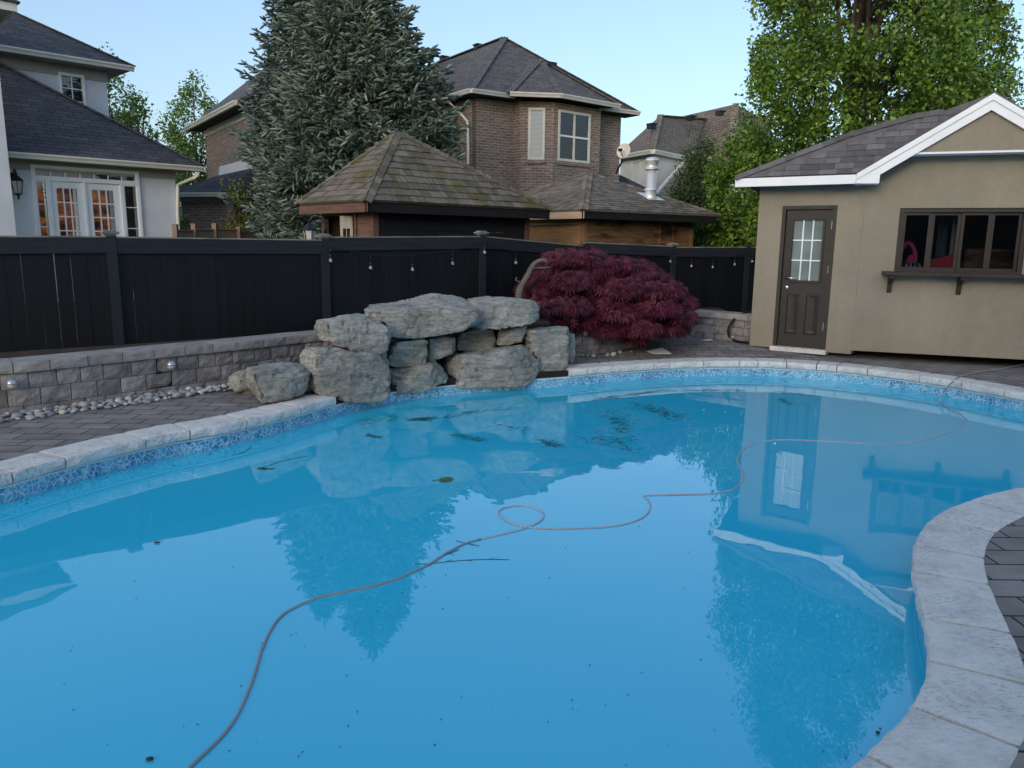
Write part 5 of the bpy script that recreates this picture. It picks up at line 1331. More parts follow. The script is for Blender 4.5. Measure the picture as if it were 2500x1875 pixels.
mb = MB(); mb.wbox(WV, .2, 3.5, zs, ztopw, -2.4, -2.3); mb.wbox(WV, 3.42, 3.6, zs, ztopw + .4, -2.5, -.18); mb.wbox(WV, -.6, -.5, zs, ztopw, -2.3, -.9); mb.build('inner_wall', M_['dark'], ph)
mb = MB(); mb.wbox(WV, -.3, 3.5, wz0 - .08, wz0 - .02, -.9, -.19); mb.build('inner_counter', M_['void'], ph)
# gap and base line, threshold
mb = MB(); mb.wbox(WD, ds0 - .02, ds1 + .02, zs - .05, zs + .008, -.16, .07); mb.build('threshold', M_['coping'], ph)
# door
fr = MB(); fwd = .05
fr.wbox(WD, ds0, ds0 + fwd, dz0, dz1, -.14, .012); fr.wbox(WD, ds1 - fwd, ds1, dz0, dz1, -.14, .012); fr.wbox(WD, ds0 + fwd, ds1 - fwd, dz1 - fwd, dz1, -.14, .012); fr.build('door_frame', M_['trim_dark'], ph, bevel=.004)
a0, a1 = ds0 + fwd + .004, ds1 - fwd - .004; wdr = a1 - a0
gz1, gz0 = WD.Z(1968, 537), WD.Z(1968, 685); ga, gb = a0 + wdr * .17, a1 - wdr * .19
dr = MB(); wallholes(dr, WD, a0, a1, dz0, dz1 - fwd - .004, [(ga, gb, gz0, gz1)], .045, -.03); do = dr.build('door', M_['trim_dark'], ph, bevel=.002)
mo = MB()
for (x0, x1, y0, y1) in ((ga - .03, gb + .03, gz1, gz1 + .03), (ga - .03, gb + .03, gz0 - .03, gz0), (ga - .03, ga, gz0, gz1), (gb, gb + .03, gz0, gz1)): mo.wbox(WD, x0, x1, y0, y1, -.03, -.012)
mo.build('glazing_bead', M_['trim_dark'], do, bevel=.004)
mo = MB()
for k in (1, 2):
    q = ga + (gb - ga) * k / 3; mo.wbox(WD, q - .008, q + .008, gz0, gz1, -.05, -.036); q = gz0 + (gz1 - gz0) * k / 3; mo.wbox(WD, ga, gb, q - .008, q + .008, -.049, -.0365)
mo.build('muntins', M_['white'], do)
m, t, b = newmat('mirror_glass'); b.inputs['Base Color'].default_value = (.2, .24, .23, 1); b.inputs['Roughness'].default_value = .04; b.inputs['IOR'].default_value = 1.9; b.inputs['Specular IOR Level'].default_value = .6
nz_ = tex(t, 'ShaderNodeTexNoise', 'Object', None, Scale=3, Detail=3); c = ramp(t, nz_.outputs[0], [(.3, (.16, .2, .18)), (.7, (.26, .3, .29))]); L(t, c, b.inputs['Base Color']); M_['doorglass'] = m
mo = MB(); mo.wbox(WD, ga, gb, gz0, gz1, -.06, -.052); mo.build('door_glass', M_['doorglass'], do)
mo = MB(); pz1 = gz0 - .17; pz0 = pz1 - .55
for (x0, x1) in ((a0 + wdr * .14, a0 + wdr * .42), (a0 + wdr * .57, a0 + wdr * .86)):
    p = WD.pt; i_ = .04
    for r0_, r1_, dA, dB in (((x0, x1, pz0, pz1), (x0 + .02, x1 - .02, pz0 + .02, pz1 - .02), -.0295, -.018), ((x0 + .02, x1 - .02, pz0 + .02, pz1 - .02), (x0 + .06, x1 - .06, pz0 + .06, pz1 - .06), -.018, -.028)):
        A4 = [p(r0_[0], r0_[2], dA), p(r0_[1], r0_[2], dA), p(r0_[1], r0_[3], dA), p(r0_[0], r0_[3], dA)]; B4 = [p(r1_[0], r1_[2], dB), p(r1_[1], r1_[2], dB), p(r1_[1], r1_[3], dB), p(r1_[0], r1_[3], dB)]
        mo.add(A4 + B4, [(k, (k + 1) % 4, 4 + (k + 1) % 4, 4 + k) for k in range(4)])
    mo.poly([p(x0 + .06, pz0 + .06, -.0279), p(x1 - .06, pz0 + .06, -.0279), p(x1 - .06, pz1 - .06, -.0279), p(x0 + .06, pz1 - .06, -.0279)])
mo.build('raised_panel', M_['trim_dark'], do)
hz = WD.Z(1912, 678); hzl = WD.Z(1907, 701)
mo = MB(); c = WD.pt(a0 + .07, hz, -.03); mo.lathe(c, [(.03, 0), (.03, .01), (.012, .015), (.012, .045)], 14, WD.n); mo.tube([c + WD.n * .045, c + WD.n * .05 + WD.u * .05, c + WD.n * .045 + WD.u * .12 + Vector((0, 0, -.005))], [.012, .011, .008], 8); mo.build('lever_handle', M_['chrome'], do, True)
mo = MB(); c = WD.pt(a0 + .07, hzl, -.03); mo.lathe(c, [(.027, 0), (.027, .012), (.02, .018), (.005, .02)], 14, WD.n); mo.build('lock', M_['chrome'], do, True)
mo = MB()
for z in (dz0 + .25, dz0 + 1.0, dz1 - .3): mo.wbox(WD, a1 - .006, a1 + .012, z, z + .1, -.03, -.02)
mo.build('hinge', M_['steel'], do)
# servery window
wf = MB(); wf.wbox(WV, ws0, ws1, wz1 - .05, wz1, -.17, -.02); wf.wbox(WV, ws0, ws1, wz0, wz0 + .03, -.17, -.02); wf.wbox(WV, ws0, ws0 + .05, wz0, wz1, -.17, -.019); wf.wbox(WV, ws1 - .05, ws1, wz0, wz1, -.17, -.019)
wob = wf.build('window_frame', M_['trim_dark'], ph)
cols = [(2206, 2266), (2288, 2343), (2362, 2424), (2444, 2500)]
wsz = (ws1 - ws0 - .1)
for k in range(4):
    a = ws0 + .05 + wsz * k / 4; b = ws0 + .05 + wsz * (k + 1) / 4; f = MB()
    z0_, z1_ = wz0 + .03, wz1 - .05; t_ = .036; ds_ = -.045 - .02 * (k % 2)
    f.wbox(WV, a, b, z1_ - t_, z1_, ds_ - .035, ds_); f.wbox(WV, a, b, z0_, z0_ + t_, ds_ - .035, ds_); f.wbox(WV, a, a + t_, z0_ + t_, z1_ - t_, ds_ - .035, ds_); f.wbox(WV, b - t_, b, z0_ + t_, z1_ - t_, ds_ - .035, ds_)
    fo = f.build('window_sash', M_['trim_dark'], ph, bevel=.003)
    f = MB(); f.wbox(WV, a + t_, b - t_, z0_ + t_, z1_ - t_, ds_ - .02, ds_ - .015); f.build('pane', M_['pane_dark'], fo)
sh = MB(); shx0, shx1 = WV.off(.15).S(2155, 668), WV.off(.15).S(2548, 668); zsh = WV.off(.22).Z(2340, 667)
sh.wbox(WV, shx0, shx1, zsh - .045, zsh, .002, .24); sho = sh.build('serving_shelf', M_['trim_dark'], ph, bevel=.005)
for px in (2172, 2342, 2520):
    s_ = WV.off(.02).S(px, 690); f = MB(); p = WV.pt
    prof = [(.002, -.05), (.21, -.05), (.21, -.075), (.12, -.1), (.06, -.16), (.045, -.25), (.002, -.27)]
    f.add([p(s_ - .025, zsh + z, d) for d, z in prof] + [p(s_ + .025, zsh + z, d) for d, z in prof], [tuple(range(7)), tuple(range(7, 14))[::-1]] + [(i, (i + 1) % 7, 7 + (i + 1) % 7, 7 + i) for i in range(7)])
    f.build('shelf_bracket', M_['trim_dark'], sho)
# roof: eave over door face and the gable
WDe = WD.off(.33); WVe = WV.off(.36)
ez = WDe.Z(1900, 433)
Cc = WDe.hit(2092, 420)
Cl = WDe.hit(1795, 437); 
zE = (Cc.z + Cl.z) / 2; 
Cc = V2(Cc.x, Cc.y) + Vector((0, 0, zE)); Cl = V2(Cl.x, Cl.y) + Vector((0, 0, zE))
WG2 = Wall(V2(Cc.x, Cc.y), WV.u)
Kp = WG2.hit(2426, 227)
nQ = (Cc - Cl).cross(Kp - Cc).normalized(); nQ = nQ if nQ.z > 0 else -nQ
Qp = [Cl] + [onpl(x, y, Cc, nQ) for x, y in ((1887, 399), (2073, 328), (2236, 282), (2300, 272))]
print('shed roof normal', nQ, 'E', Cl, Cc, 'K', Kp, [tuple(round(c, 2) for c in q) for q in Qp])
mb = MB(); tiles(mb, [Cl, Cc, Kp] + Qp[:0:-1], .078, .16, .23, .011, 77, .003, .007)
mb.build('roof', M_['shingle_shed'], ph)
# back slopes behind the hip line and the right gable slope
mb = MB(); back = Vector((.45, .9, 0)).normalized()
for a, b in zip(Qp, Qp[1:] + [Kp]):
    mb.prism([a, b, b + back * 1.6 + Vector((0, 0, -.3)), a + back * 1.6 + Vector((0, 0, -.05))], (0, 0, -.03))
sK, zK = (V2(Kp.x, Kp.y) - WG2.p0).dot(WG2.u), Kp.z
sR = 2 * sK; rd = WG2.pt(sR, zE - .0, 0)
kb = Kp - WG2.n * 3; mb.prism([Kp, rd, rd - WG2.n * 3, kb], (0, 0, .02)); mb.build('roof', M_['shingle_shed'], ph)
mb = MB()
for a, b in zip(Qp, Qp[1:]):
    Ln = (b - a).length; d = (b - a) / Ln; k = max(1, int(round(Ln / .17)))
    for i in range(k):
        p = a + d * (Ln * i / k) + nQ * .016; q = a + d * (Ln * (i + 1) / k + .02) + nQ * .012; sd = d.cross(nQ).normalized(); sd = sd if sd.y < 0 else -sd
        mb.hexa(p - sd * .02, p + sd * .05, q + sd * .05, q - sd * .02, p - sd * .02 + nQ * .009, p + sd * .05 + nQ * .009, q + sd * .05 + nQ * .004, q - sd * .02 + nQ * .004)
mb.build('hip_cap', M_['shingle_shed'], ph)
fh_ = .17
mb = MB(); Wf = WDe; sa = (V2(Cl.x, Cl.y) - Wf.p0).dot(Wf.u); sb = (V2(Cc.x, Cc.y) - Wf.p0).dot(Wf.u)
zf0 = Wf.Z(1797, 457); fh_ = max(.12, zE - zf0)
mb.wbox(Wf, sa, sb - .002, zE - fh_, zE - .012, -.03, 0); mb.build('eave_fascia', M_['white'], ph, bevel=.004)
# rake boards, as a band in the gable plane
def rake(w0, w1, d0, d1, name):
    mb = MB(); p = WG2.pt; sl_ = (zK - zE) / sK
    vert = (w1 - w0)
    A1 = [p(0, zE - w1, d1), p(sK, zK - w1, d1), p(sK, zK - w0, d1), p(0, zE - w0, d1)] if w1 < fh_ else [p(0, zE - fh_, d1), p((w1 - fh_) / sl_ + .001, zE - fh_, d1), p(sK, zK - w1, d1), p(sK, zK - w0, d1), p(0, zE - w0, d1)]
    A2 = [p(sK, zK - w1, d1), p(sR, zE - w1, d1), p(sR, zE - w0, d1), p(sK, zK - w0, d1)]
    for q in (A1, A2): mb.prism(q, -WG2.n * (d1 - d0))
    return mb.build(name, M_['white'], ph)
vr = .0; rw_ = WG2.Z(2426, 268) ; rwid = Kp.z - rw_
rwid = max(.15, rwid); print('rake width', rwid, 'fascia', fh_, 'zE', zE, 'K', zK)
rake(.004, rwid, -.035, 0, 'rake_board'); rake(.004, .075, 0.001, .02, 'rake_trim')
mb = MB(); p = WG2.pt; mb.wbox(WG2, .0, .26, zE - fh_, zE + .0, -.3, .004); mb.build('eave_return', M_['white'], ph, bevel=.004)
# gable triangle box
zb2 = WG2.Z(2350, 368); sl_ = (zK - zE) / sK
gs0 = max(0, (zb2 - (zE - rwid)) / sl_) ; gp = [(gs0, zb2), (sR - gs0, zb2), (sK, zK - rwid + .01)]
mb = MB(); mb.prism([WG2.pt(s_, z_, -.05) for s_, z_ in gp], -WG2.n * .5); mb.build('gable_wall', M_['shed'], ph)
mb = MB(); mb.wbox(WG2, gs0 - .08, sR - gs0, zb2 - .025, zb2 - .002, -.5, -.035); mb.build('gable_trim', M_['white'], ph)
mb = MB(); mb.prism([WG2.pt(.02, zE - fh_ + .02, -.03), WG2.pt(.02, zE - fh_ + .02, -.6), WG2.pt(sK, zK - rwid, -.6), WG2.pt(sK, zK - rwid, -.03)], (0, 0, .02))
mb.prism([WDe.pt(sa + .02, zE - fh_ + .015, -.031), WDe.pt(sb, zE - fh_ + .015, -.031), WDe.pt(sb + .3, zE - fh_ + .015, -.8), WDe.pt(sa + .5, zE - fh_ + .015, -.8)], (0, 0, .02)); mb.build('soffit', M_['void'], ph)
# things behind the servery window
def inside(px, py, d=-.35): return WV.off(d).hit(px, py)
M_['red'] = plain('red_vinyl', (.55, .04, .05), .4, .15, bstr=0); M_['pink'] = plain('pink_fabric', (.6, .06, .18), .7, .2, bstr=0); M_['blue_cloth'] = woodmat('hanging_cloth', (.04, .06, .09), (.12, .17, .22), .2, .1, (60, 1, 1)); M_['stripe'] = None
m, t, b = newmat('striped_towel'); wv = tex(t, 'ShaderNodeTexWave', 'Object', (1, 1, 2), Scale=6, Distortion=6); L(t, ramp(t, wv.outputs[0], [(.6, (.02, .03, .05)), (.75, (.4, .44, .5))]), b.inputs['Base Color']); M_['stripe'] = m
zc = wz0 - .02
def blob(name, c, sx_, sy_, sz_, mat, label, cat, seed=1, rz=0):
    bm = bmesh.new(); bmesh.ops.create_icosphere(bm, subdivisions=4, radius=1); mm = Matrix.Rotation(rz, 3, 'Z')
    for v in bm.verts:
        k = 1 + .28 * noise.noise(v.co * 2 + Vector((seed, 0, 0))) + .1 * noise.noise(v.co * 6 + Vector((seed, 0, 0)))
        q = mm @ Vector((v.co.x * sx_, v.co.y * sy_, v.co.z * sz_ if v.co.z > 0 else v.co.z * .05 * sz_)) * k; v.co = q + c
    me = bpy.data.meshes.new(name); bm.to_mesh(me); bm.free(); return tag(finish(me, name, M_[mat], None, True), label, cat)
az_ = math.atan2(WV.u.y, WV.u.x)
q = inside(2222, 640); blob('striped_towel', V2(q.x, q.y) + Vector((0, 0, zc)), .2, .1, .13, 'stripe', 'crumpled dark towel with white stripes behind the leftmost pane of the servery window', 'towel', 3, az_)
q = inside(2300, 650, -.33)
mb = MB(); W_ = WV.off(-.33); c = (V2(q.x, q.y) - W_.p0).dot(W_.u)
p = W_.pt; mb.prism([p(c - .14, zc, 0), p(c + .2, zc, 0), p(c + .22, zc + .14, 0), p(c + .12, zc + .24, 0), p(c - .02, zc + .2, 0), p(c - .18, zc + .16, 0)], -W_.n * .25)
tag(mb.build('red_float', M_['red'], None, bevel=.02), 'folded red vinyl float behind the second pane of the servery window', 'pool float')
q = inside(2217, 610, -.45); mb = MB(); W_ = WV.off(-.45); c = (V2(q.x, q.y) - W_.p0).dot(W_.u); p = W_.pt
mb.tube(chaikin([p(c - .1, zc + .02, 0), p(c - .09, zc + .28, 0), p(c - .01, zc + .42, 0), p(c + .09, zc + .28, .02), p(c + .1, zc + .1, 0)], 2), .028, 8); mb.prism([p(c - .05, zc, 0), p(c + .12, zc, 0), p(c + .1, zc + .26, 0), p(c + .02, zc + .22, 0)], -W_.n * .08)
tag(mb.build('pink_bag', M_['pink'], None, True), 'bright pink bag with a looped strap behind the leftmost pane of the servery window', 'bag')
for (x0, x1, d_, mt, nm, lb_) in ((2288, 2312, -.6, 'blue_cloth', 'hanging_curtain', 'dark blue grey curtain hanging inside behind the second servery pane'), (2322, 2332, -.5, 'old_white', 'white_pole', 'pale upright pole leaning inside behind the second servery pane')):
    W_ = WV.off(d_); a = W_.S(x0, 580); b = W_.S(x1, 580); mb = MB(); n = 14; vs = []
    for k in range(n + 1):
        s_ = a + (b - a) * k / n; dd = .02 * math.sin(k * 1.9); vs += [W_.pt(s_, zc, dd), W_.pt(s_, wz1 - .08, dd)]
    mb.add(vs, [(2 * k, 2 * k + 2, 2 * k + 3, 2 * k + 1) for k in range(n)]); tag(mb.build(nm, M_[mt], None, True), lb_, nm.split('_')[1])
W_ = WV.off(-.7); a = W_.S(2360, 600); b = W_.S(2480, 600); mb = MB(); mb.wbox(W_, a, b, zc, zc + .32, -.3, 0)
tag(mb.build('storage_box', M_['plank_worn'], None, bevel=.02), 'brown storage box standing inside behind the right servery panes', 'box')

# black hose by the shed, white cover and paper on the deck
mb = MB(); hp = [G(1838, 762, .66), A(1815, 764, 11.0), A(1792, 777, 10.9), A(1778, 797, 10.8), A(1776, 815, 10.75)]
hz_ = [Vector((0, 0, 0))] * 5
hose = [A(1842, 760, 11.25), A(1815, 764, 11.1), A(1792, 778, 11.0), A(1779, 797, 10.95), A(1777, 812, 10.9), G(1782, 826, .3), G(1800, 834, .29), G(1822, 836, .29), G(1835, 838, .29)]
mb = MB().tube(chaikin(hose, 2), .017, 8); tag(mb.build('garden_hose', M_['black'], None, True), 'thick black hose looping from the block wall down beside the pool house corner', 'hose')
mb = MB(); q = [G(1578, 862, .2), G(1616, 857, .2), G(1640, 866, .2), G(1596, 866.5, .2)]; q = [Vector((p.x, p.y, dz(p.x, p.y) + .004)) for p in q]; mb.prism(q, (0, 0, .006)); tag(mb.build('skimmer_lid', M_['white'], None, bevel=.002), 'flat white square lid lying on the pavers by the coping right of the boulders', 'lid')
q = G(1727, 832, .28); mb = MB(); mb.box((q.x, q.y, dz(q.x, q.y) + .008), (.12, .08, .008), .4); tag(mb.build('paper_scrap', M_['white']), 'small scrap of white paper on the pavers near the curved wall', 'paper')

# ================================================================== WATER THINGS
def c6(x, y): return (1500 + x / 2.212, 850 + y / 2.212)
def c11(x, y): return (1100 + x / 2.765, 1000 + y / 2.765)
def c60(x, y): return (600 + x / 2.765, 1000 + y / 2.765)
def c40(x, y): return (400 + x / 2.458, 1250 + y / 2.458)
cd = [c6(*p) for p in [(2420,60),(2212,90),(2080,120),(1980,130),(1890,150),(1850,165)]]
cw_ = [c6(*p) for p in [(1760,300),(1790,320),(1850,345),(1890,370),(1910,395),(1900,420),(1850,440),(1780,465),(1700,490),(1600,508),(1500,517),(1400,518),(1250,508),(1000,495),(880,493),(800,505),(740,520),(700,540),(670,575),(660,610),(680,645),(700,680),(690,720),(650,760),(590,775),(510,788),(300,792),(160,795)]]
cw_ += [c11(*p) for p in [(1300,585),(1335,605),(1355,650),(1330,710),(1250,755),(1100,790),(900,800),(700,805),(560,800),(400,770),(330,720),(320,690),(350,665),(440,645),(530,650),(600,675),(635,705),(620,745),(560,780),(480,810),(330,845),(180,880),(90,905),(0,955)]]
cw_ += [c60(*p) for p in [(1350,970),(1250,1040),(1100,1110),(1000,1155),(850,1195),(700,1225),(550,1250),(430,1290),(330,1335),(250,1380),(190,1450),(140,1540),(105,1640)]]
cw_ += [c40(*p) for p in [(600,770),(575,870),(540,990),(490,1120),(420,1260),(330,1370),(150,1536),(60,1640),(-20,1800)]]
deckp = [G(x, y, .2) for x, y in cd]; deckp = [Vector((p.x, p.y, dz(p.x, p.y) + .012)) for p in deckp]
edge = [G(*c6(1800, 205), .16), G(*c6(1772, 250), .08)]
wp = [G(x, y, .003) for x, y in cw_]
m_ = MB(); path = chaikin(deckp + edge + wp, 2)
loop = thing('floating_cable', deckp[0], 'long thin cable running over the coping and floating in loops across the pool', 'cable')
nsp = len(path); k1 = int(nsp * .12); k2 = int(nsp * .70)
MB().tube(path[:k1 + 1], .007, 8).build('cable_dark_end', M_['cable'], loop, True)
MB().tube(path[k1:k2 + 1], .0046, 8).build('cable_pale_middle', M_['cable_pale'], loop, True)
MB().tube(path[k2:], .006, 8).build('cable_grey_end', M_['cable'], loop, True)
# leaf
c = G(1085, 1171, .004); mb = MB(); n = 14; pts = []
for k in range(n):
    a = 2 * math.pi * k / n; rr = .052 * (1 + .18 * math.cos(a)); pts.append(c + Vector((rr * math.cos(a) * 1.0, rr * math.sin(a) * 1.0, .003 + .004 * math.sin(2 * a))))
mb.add([c + Vector((0, 0, .001))] + pts, [(0, 1 + k, 1 + (k + 1) % n) for k in range(n)]); mb.prism([c + Vector((-.05, -.006, 0)), c + Vector((-.085, -.03, .001)), c + Vector((-.083, -.034, .001)), c + Vector((-.045, -.012, 0))], (0, 0, .003))
M_['leaf'] = plain('olive_leaf', (.09, .12, .01), .6, .2, bstr=0)
tag(mb.build('floating_leaf', M_['leaf']), 'olive green leaf floating alone in the middle of the pool', 'leaf')
def twig(pts, rr, label):
    mb = MB(); P = [G(x, y, .0015) for x, y in pts]; mb.tube(chaikin(P, 1), [rr] * (len(chaikin(P, 1)) - 1) + [rr * .4], 5)
    for k in range(1, len(P) - 1): mb.tube([P[k], P[k] + Vector((.03, -.02 if k % 2 else .02, .004))], rr * .6, 4)
    tag(mb.build('floating_twig', M_['bark'], None, True), label, 'twig')
twig([c60(1145, 1040), c60(1220, 1043), c60(1350, 1027), c60(1490, 1015), c60(1640, 1010), c60(1783, 1013)], .0018, 'longest floating twig, lying level just below the grey cable')
twig([c60(1420, 885), c60(1500, 905), c60(1580, 920)], .0018, 'short floating twig crossing the cable at its upper end')
twig([c60(1290, 1000), c60(1370, 972), c60(1445, 943)], .0018, 'thin floating twig lying against the cable between the other two')
twig([(566, 1111), (590, 1106), (607, 1096), (614, 1086)], .0018, 'thin curved twig floating near the left pool wall')
twig([(645, 1140), (700, 1122), (752, 1113)], .0018, 'short straight twig floating below the big boulder at left')
c = G(2143, 1789, .004); blob('floating_seed', c, .007, .006, .006, 'bark', 'small brown seed floating near the coping at the lower right', 'seed', 4)
c = G(2281, 1556, .004); blob('dry_leaf', c, .012, .009, .008, 'bark', 'curled dry brown leaf floating against the liner under the right coping', 'leaf', 5)
c = G(366, 1853, .004); blob('dry_leaf', c, .012, .008, .007, 'bark', 'curled dry leaf floating at the bottom left near the cable', 'leaf', 6)
c = G(383, 1325, .004); blob('dry_leaf', c, .016, .007, .006, 'bark', 'dark bit of leaf floating in the left part of the pool', 'leaf', 7)
# debris specks
mb = MB(); r = random.Random(5)
def speck(p, s):
    a = r.random() * 6.3; d = Vector((math.cos(a), math.sin(a), 0)); e = Vector((-d.y, d.x, 0)); mb.prism([p - d * s, p - e * s * .4, p + d * s * .9, p + e * s * .5], (0, 0, .0025))
for _ in range(85): speck(G(r.uniform(150, 2150), r.uniform(1250, 1870), .002), r.uniform(.0018, .005))
for _ in range(90): x = r.random(); k = int(x * 9); a, b = wl_px[k], wl_px[k + 1]; speck(G(a[0] + (b[0] - a[0]) * r.random(), a[1] + (b[1] - a[1]) * r.random() + r.uniform(1, 8), .002), r.uniform(.003, .008))
tag(mb.build('floating_debris', M_['bark']), 'tiny dark specks floating across the pool surface', 'debris', kind='stuff')
# algae
mb = MB()
clumps = [((880,1029),(960,1020),70,10),((1000,1025),(1060,1021),120,5),((1080,1020),(1150,1007),45,4),((895,1060),(925,1068),30,4),((1130,1006),(1260,997),40,3),((1450,975),(1600,956),160,3),((1600,953),(1820,953),120,3),((1545,985),(1660,1020),190,9),((1480,1000),(1530,1050),90,12),((1905,973),(1930,985),40,6),((1890,955),(1990,965),50,3),((1100,1060),(1180,1075),70,6),((1320,1075),(1370,1090),60,6),((1420,1068),(1520,1080),60,10),((630,1143),(665,1145),20,3),((1500,1010),(1540,1100),120,16),((1200,1035),(1290,1048),40,9)]
for (a, b, n, sp) in clumps:
    for _ in range(int(n * 1.5)):
        t_ = r.random(); x = a[0] + (b[0] - a[0]) * t_ + r.gauss(0, sp * 1.3); y = a[1] + (b[1] - a[1]) * t_ + r.gauss(0, sp * .55)
        p = G(x, y, .0015)
        ang_ = r.gauss(.35, .5); d = Vector((math.cos(ang_), math.sin(ang_), 0)) * r.uniform(.012, .05); e = Vector((-d.y, d.x, 0)).normalized() * r.uniform(.0015, .0045)
        mb.poly([p - d, p - e, p + d, p + e])
m, t, b = newmat('algae_film'); tr = N(t, 'ShaderNodeBsdfTransparent'); df = N(t, 'ShaderNodeBsdfDiffuse'); df.inputs[0].default_value = (.03, .11, .06, 1); ms = N(t, 'ShaderNodeMixShader'); ms.inputs[0].default_value = .85
L(t, tr.outputs[0], ms.inputs[1]); L(t, df.outputs[0], ms.inputs[2]); L(t, ms.outputs[0], t.nodes['Material Output'].inputs[0])
tag(mb.build('algae_patches', m), 'wispy green algae threads drifting in the water below the boulders', 'algae', kind='stuff')

# ================================================================== PLANTS
def instmesh(name, tv, tf, mats, mat, parent=None, smooth=False):
    """tv (n,3) template vertices, tf list of equal-length faces, mats (k,3,4) transforms"""
    tv = np.asarray(tv, 'f'); k = len(mats); n = len(tv); fl = len(tf[0])
    v = np.einsum('kij,nj->kni', mats[:, :, :3], tv) + mats[:, None, :, 3]
    f = (np.asarray(tf, 'i')[None] + (np.arange(k) * n)[:, None, None]).reshape(-1, fl)
    me = bpy.data.meshes.new(name); me.vertices.add(k * n); me.vertices.foreach_set('co', v.astype('f').ravel())
    me.loops.add(f.size); me.loops.foreach_set('vertex_index', f.ravel()); me.polygons.add(len(f))
    me.polygons.foreach_set('loop_start', np.arange(0, f.size, fl)); me.polygons.foreach_set('loop_total', np.full(len(f), fl))
    me.update(calc_edges=True); me.materials.append(mat)
    if smooth: me.polygons.foreach_set('use_smooth', np.ones(len(f), bool))
    o = bpy.data.objects.new(name, me); COL.objects.link(o)
    if parent is not None: o.parent = parent; o.matrix_parent_inverse = parent.matrix_world.inverted()
    return o
def rotmats(rng, pos, size, zdir=None, jitter=1.0):
    """random orientation frames, optionally with local +Y along given directions"""
    k = len(pos)
    y = rng.normal(size=(k, 3)) if zdir is None else zdir + rng.normal(size=(k, 3)) * jitter
    y /= np.linalg.norm(y, axis=1, keepdims=True)
    z = rng.normal(size=(k, 3)); z -= (z * y).sum(1, keepdims=True) * y; z /= np.linalg.norm(z, axis=1, keepdims=True)
    x = np.cross(y, z); s = size[:, None]
    m = np.zeros((k, 3, 4)); m[:, :, 0] = x * s; m[:, :, 1] = y * s; m[:, :, 2] = z * s; m[:, :, 3] = pos; return m
LEAF_V = [(0, 0, 0), (.34, .35, .1), (0, .5, 0), (0, 1, -.08), (-.34, .35, .1)]
LEAF_F = [(0, 1, 2), (1, 3, 2), (0, 2, 4), (2, 3, 4)]
def limb(mb, a, b, r0, r1, wob, seed, n=7):
    r_ = random.Random(seed); P = []
    for i in range(n + 1):
        t_ = i / n; q = a.lerp(b, t_); k = math.sin(t_ * math.pi) * wob; P.append(q + Vector((noise.noise(Vector((seed, t_ * 3, 0))) * k, noise.noise(Vector((seed, t_ * 3, 9))) * k, 0)))
    mb.tube(P, [r0 + (r1 - r0) * i / n for i in range(n + 1)], 7); return P
def broadtree(name, label, base, height, prof, nclus, nleaf, leafsz, mat, seed, limbs=9, cr=.3, trunk_h=.25, cat='tree', group=None, squash=1.0, zmin=None, upright=True):
    """prof(t) -> crown radius at height fraction t; clusters hang on real limbs"""
    rng = np.random.default_rng(seed); t0 = thing(name, base, label, cat, group); base = Vector(base)
    mb = MB(); th_ = height * trunk_h; tr = height * .011 + .03
    limb(mb, base, base + Vector((0, 0, height * .92)), tr, .015, .25, seed, 12)
    tips = []
    for k in range(limbs):
        a = k * 2.4 + rng.random(); h0 = height * (trunk_h * .5 + rng.random() * .35); h1 = min(height * .95, h0 + height * (.35 + rng.random() * .3)); rr = prof(h1 / height) * (.45 + .4 * rng.random())
        e = base + Vector((math.cos(a) * rr, math.sin(a) * rr * squash, h1)); P = limb(mb, base + Vector((0, 0, h0)), e, tr * .55, .012, .3, seed + k, 8); tips.append(P)
        for j in range(3):
            q = P[3 + j]; a2 = a + rng.normal() * 1.0; r2 = prof(min(.97, q.z / height)) * .8
            e2 = Vector((base.x + math.cos(a2) * r2, base.y + math.sin(a2) * r2 * squash, min(base.z + height * .96, q.z + height * .14))); tips.append(limb(mb, q, e2, tr * .22, .008, .2, seed + k * 7 + j, 6))
    mb.build('trunk', M_['bark'], t0, True)
    # cluster centres
    t_ = rng.random(nclus * 3) ** .9 * (1 - (zmin or 0)) + (zmin or 0); rad = np.array([prof(x) for x in t_]); keep = rng.random(len(t_)) < rad / rad.max(); t_ = t_[keep][:nclus]; rad = rad[keep][:nclus]
    a = rng.random(len(t_)) * 2 * np.pi; rr = rad * np.sqrt(rng.random(len(t_)) * .94 + .06) * (1 + rng.normal(size=len(t_)) * .06)
    C = np.stack([base.x + np.cos(a) * rr, base.y + np.sin(a) * rr * squash, base.z + t_ * height], 1)
    per = nleaf // len(C); pos = np.repeat(C, per, 0) + np.clip(rng.normal(size=(len(C) * per, 3)), -1.7, 1.7) * np.array([cr, cr, cr * 1.25]) * .55 * (.6 + .8 * np.repeat(rng.random(len(C)), per)[:, None])
    dirs = np.tile([0, 0, -.3], (len(pos), 1)); outw = pos - np.array([base.x, base.y, 0]); outw[:, 2] = 0; dirs = dirs + outw / (np.linalg.norm(outw, axis=1, keepdims=True) + 1e-6) * .5
    m = rotmats(rng, pos, leafsz * (.6 + .8 * rng.random(len(pos))), dirs, .9)
    instmesh('crown', LEAF_V, LEAF_F, m, M_[mat], t0); return t0
def interp(pts): 
    xs = [p[0] for p in pts]; ys = [p[1] for p in pts]; return lambda t_: float(np.interp(t_, xs, ys))

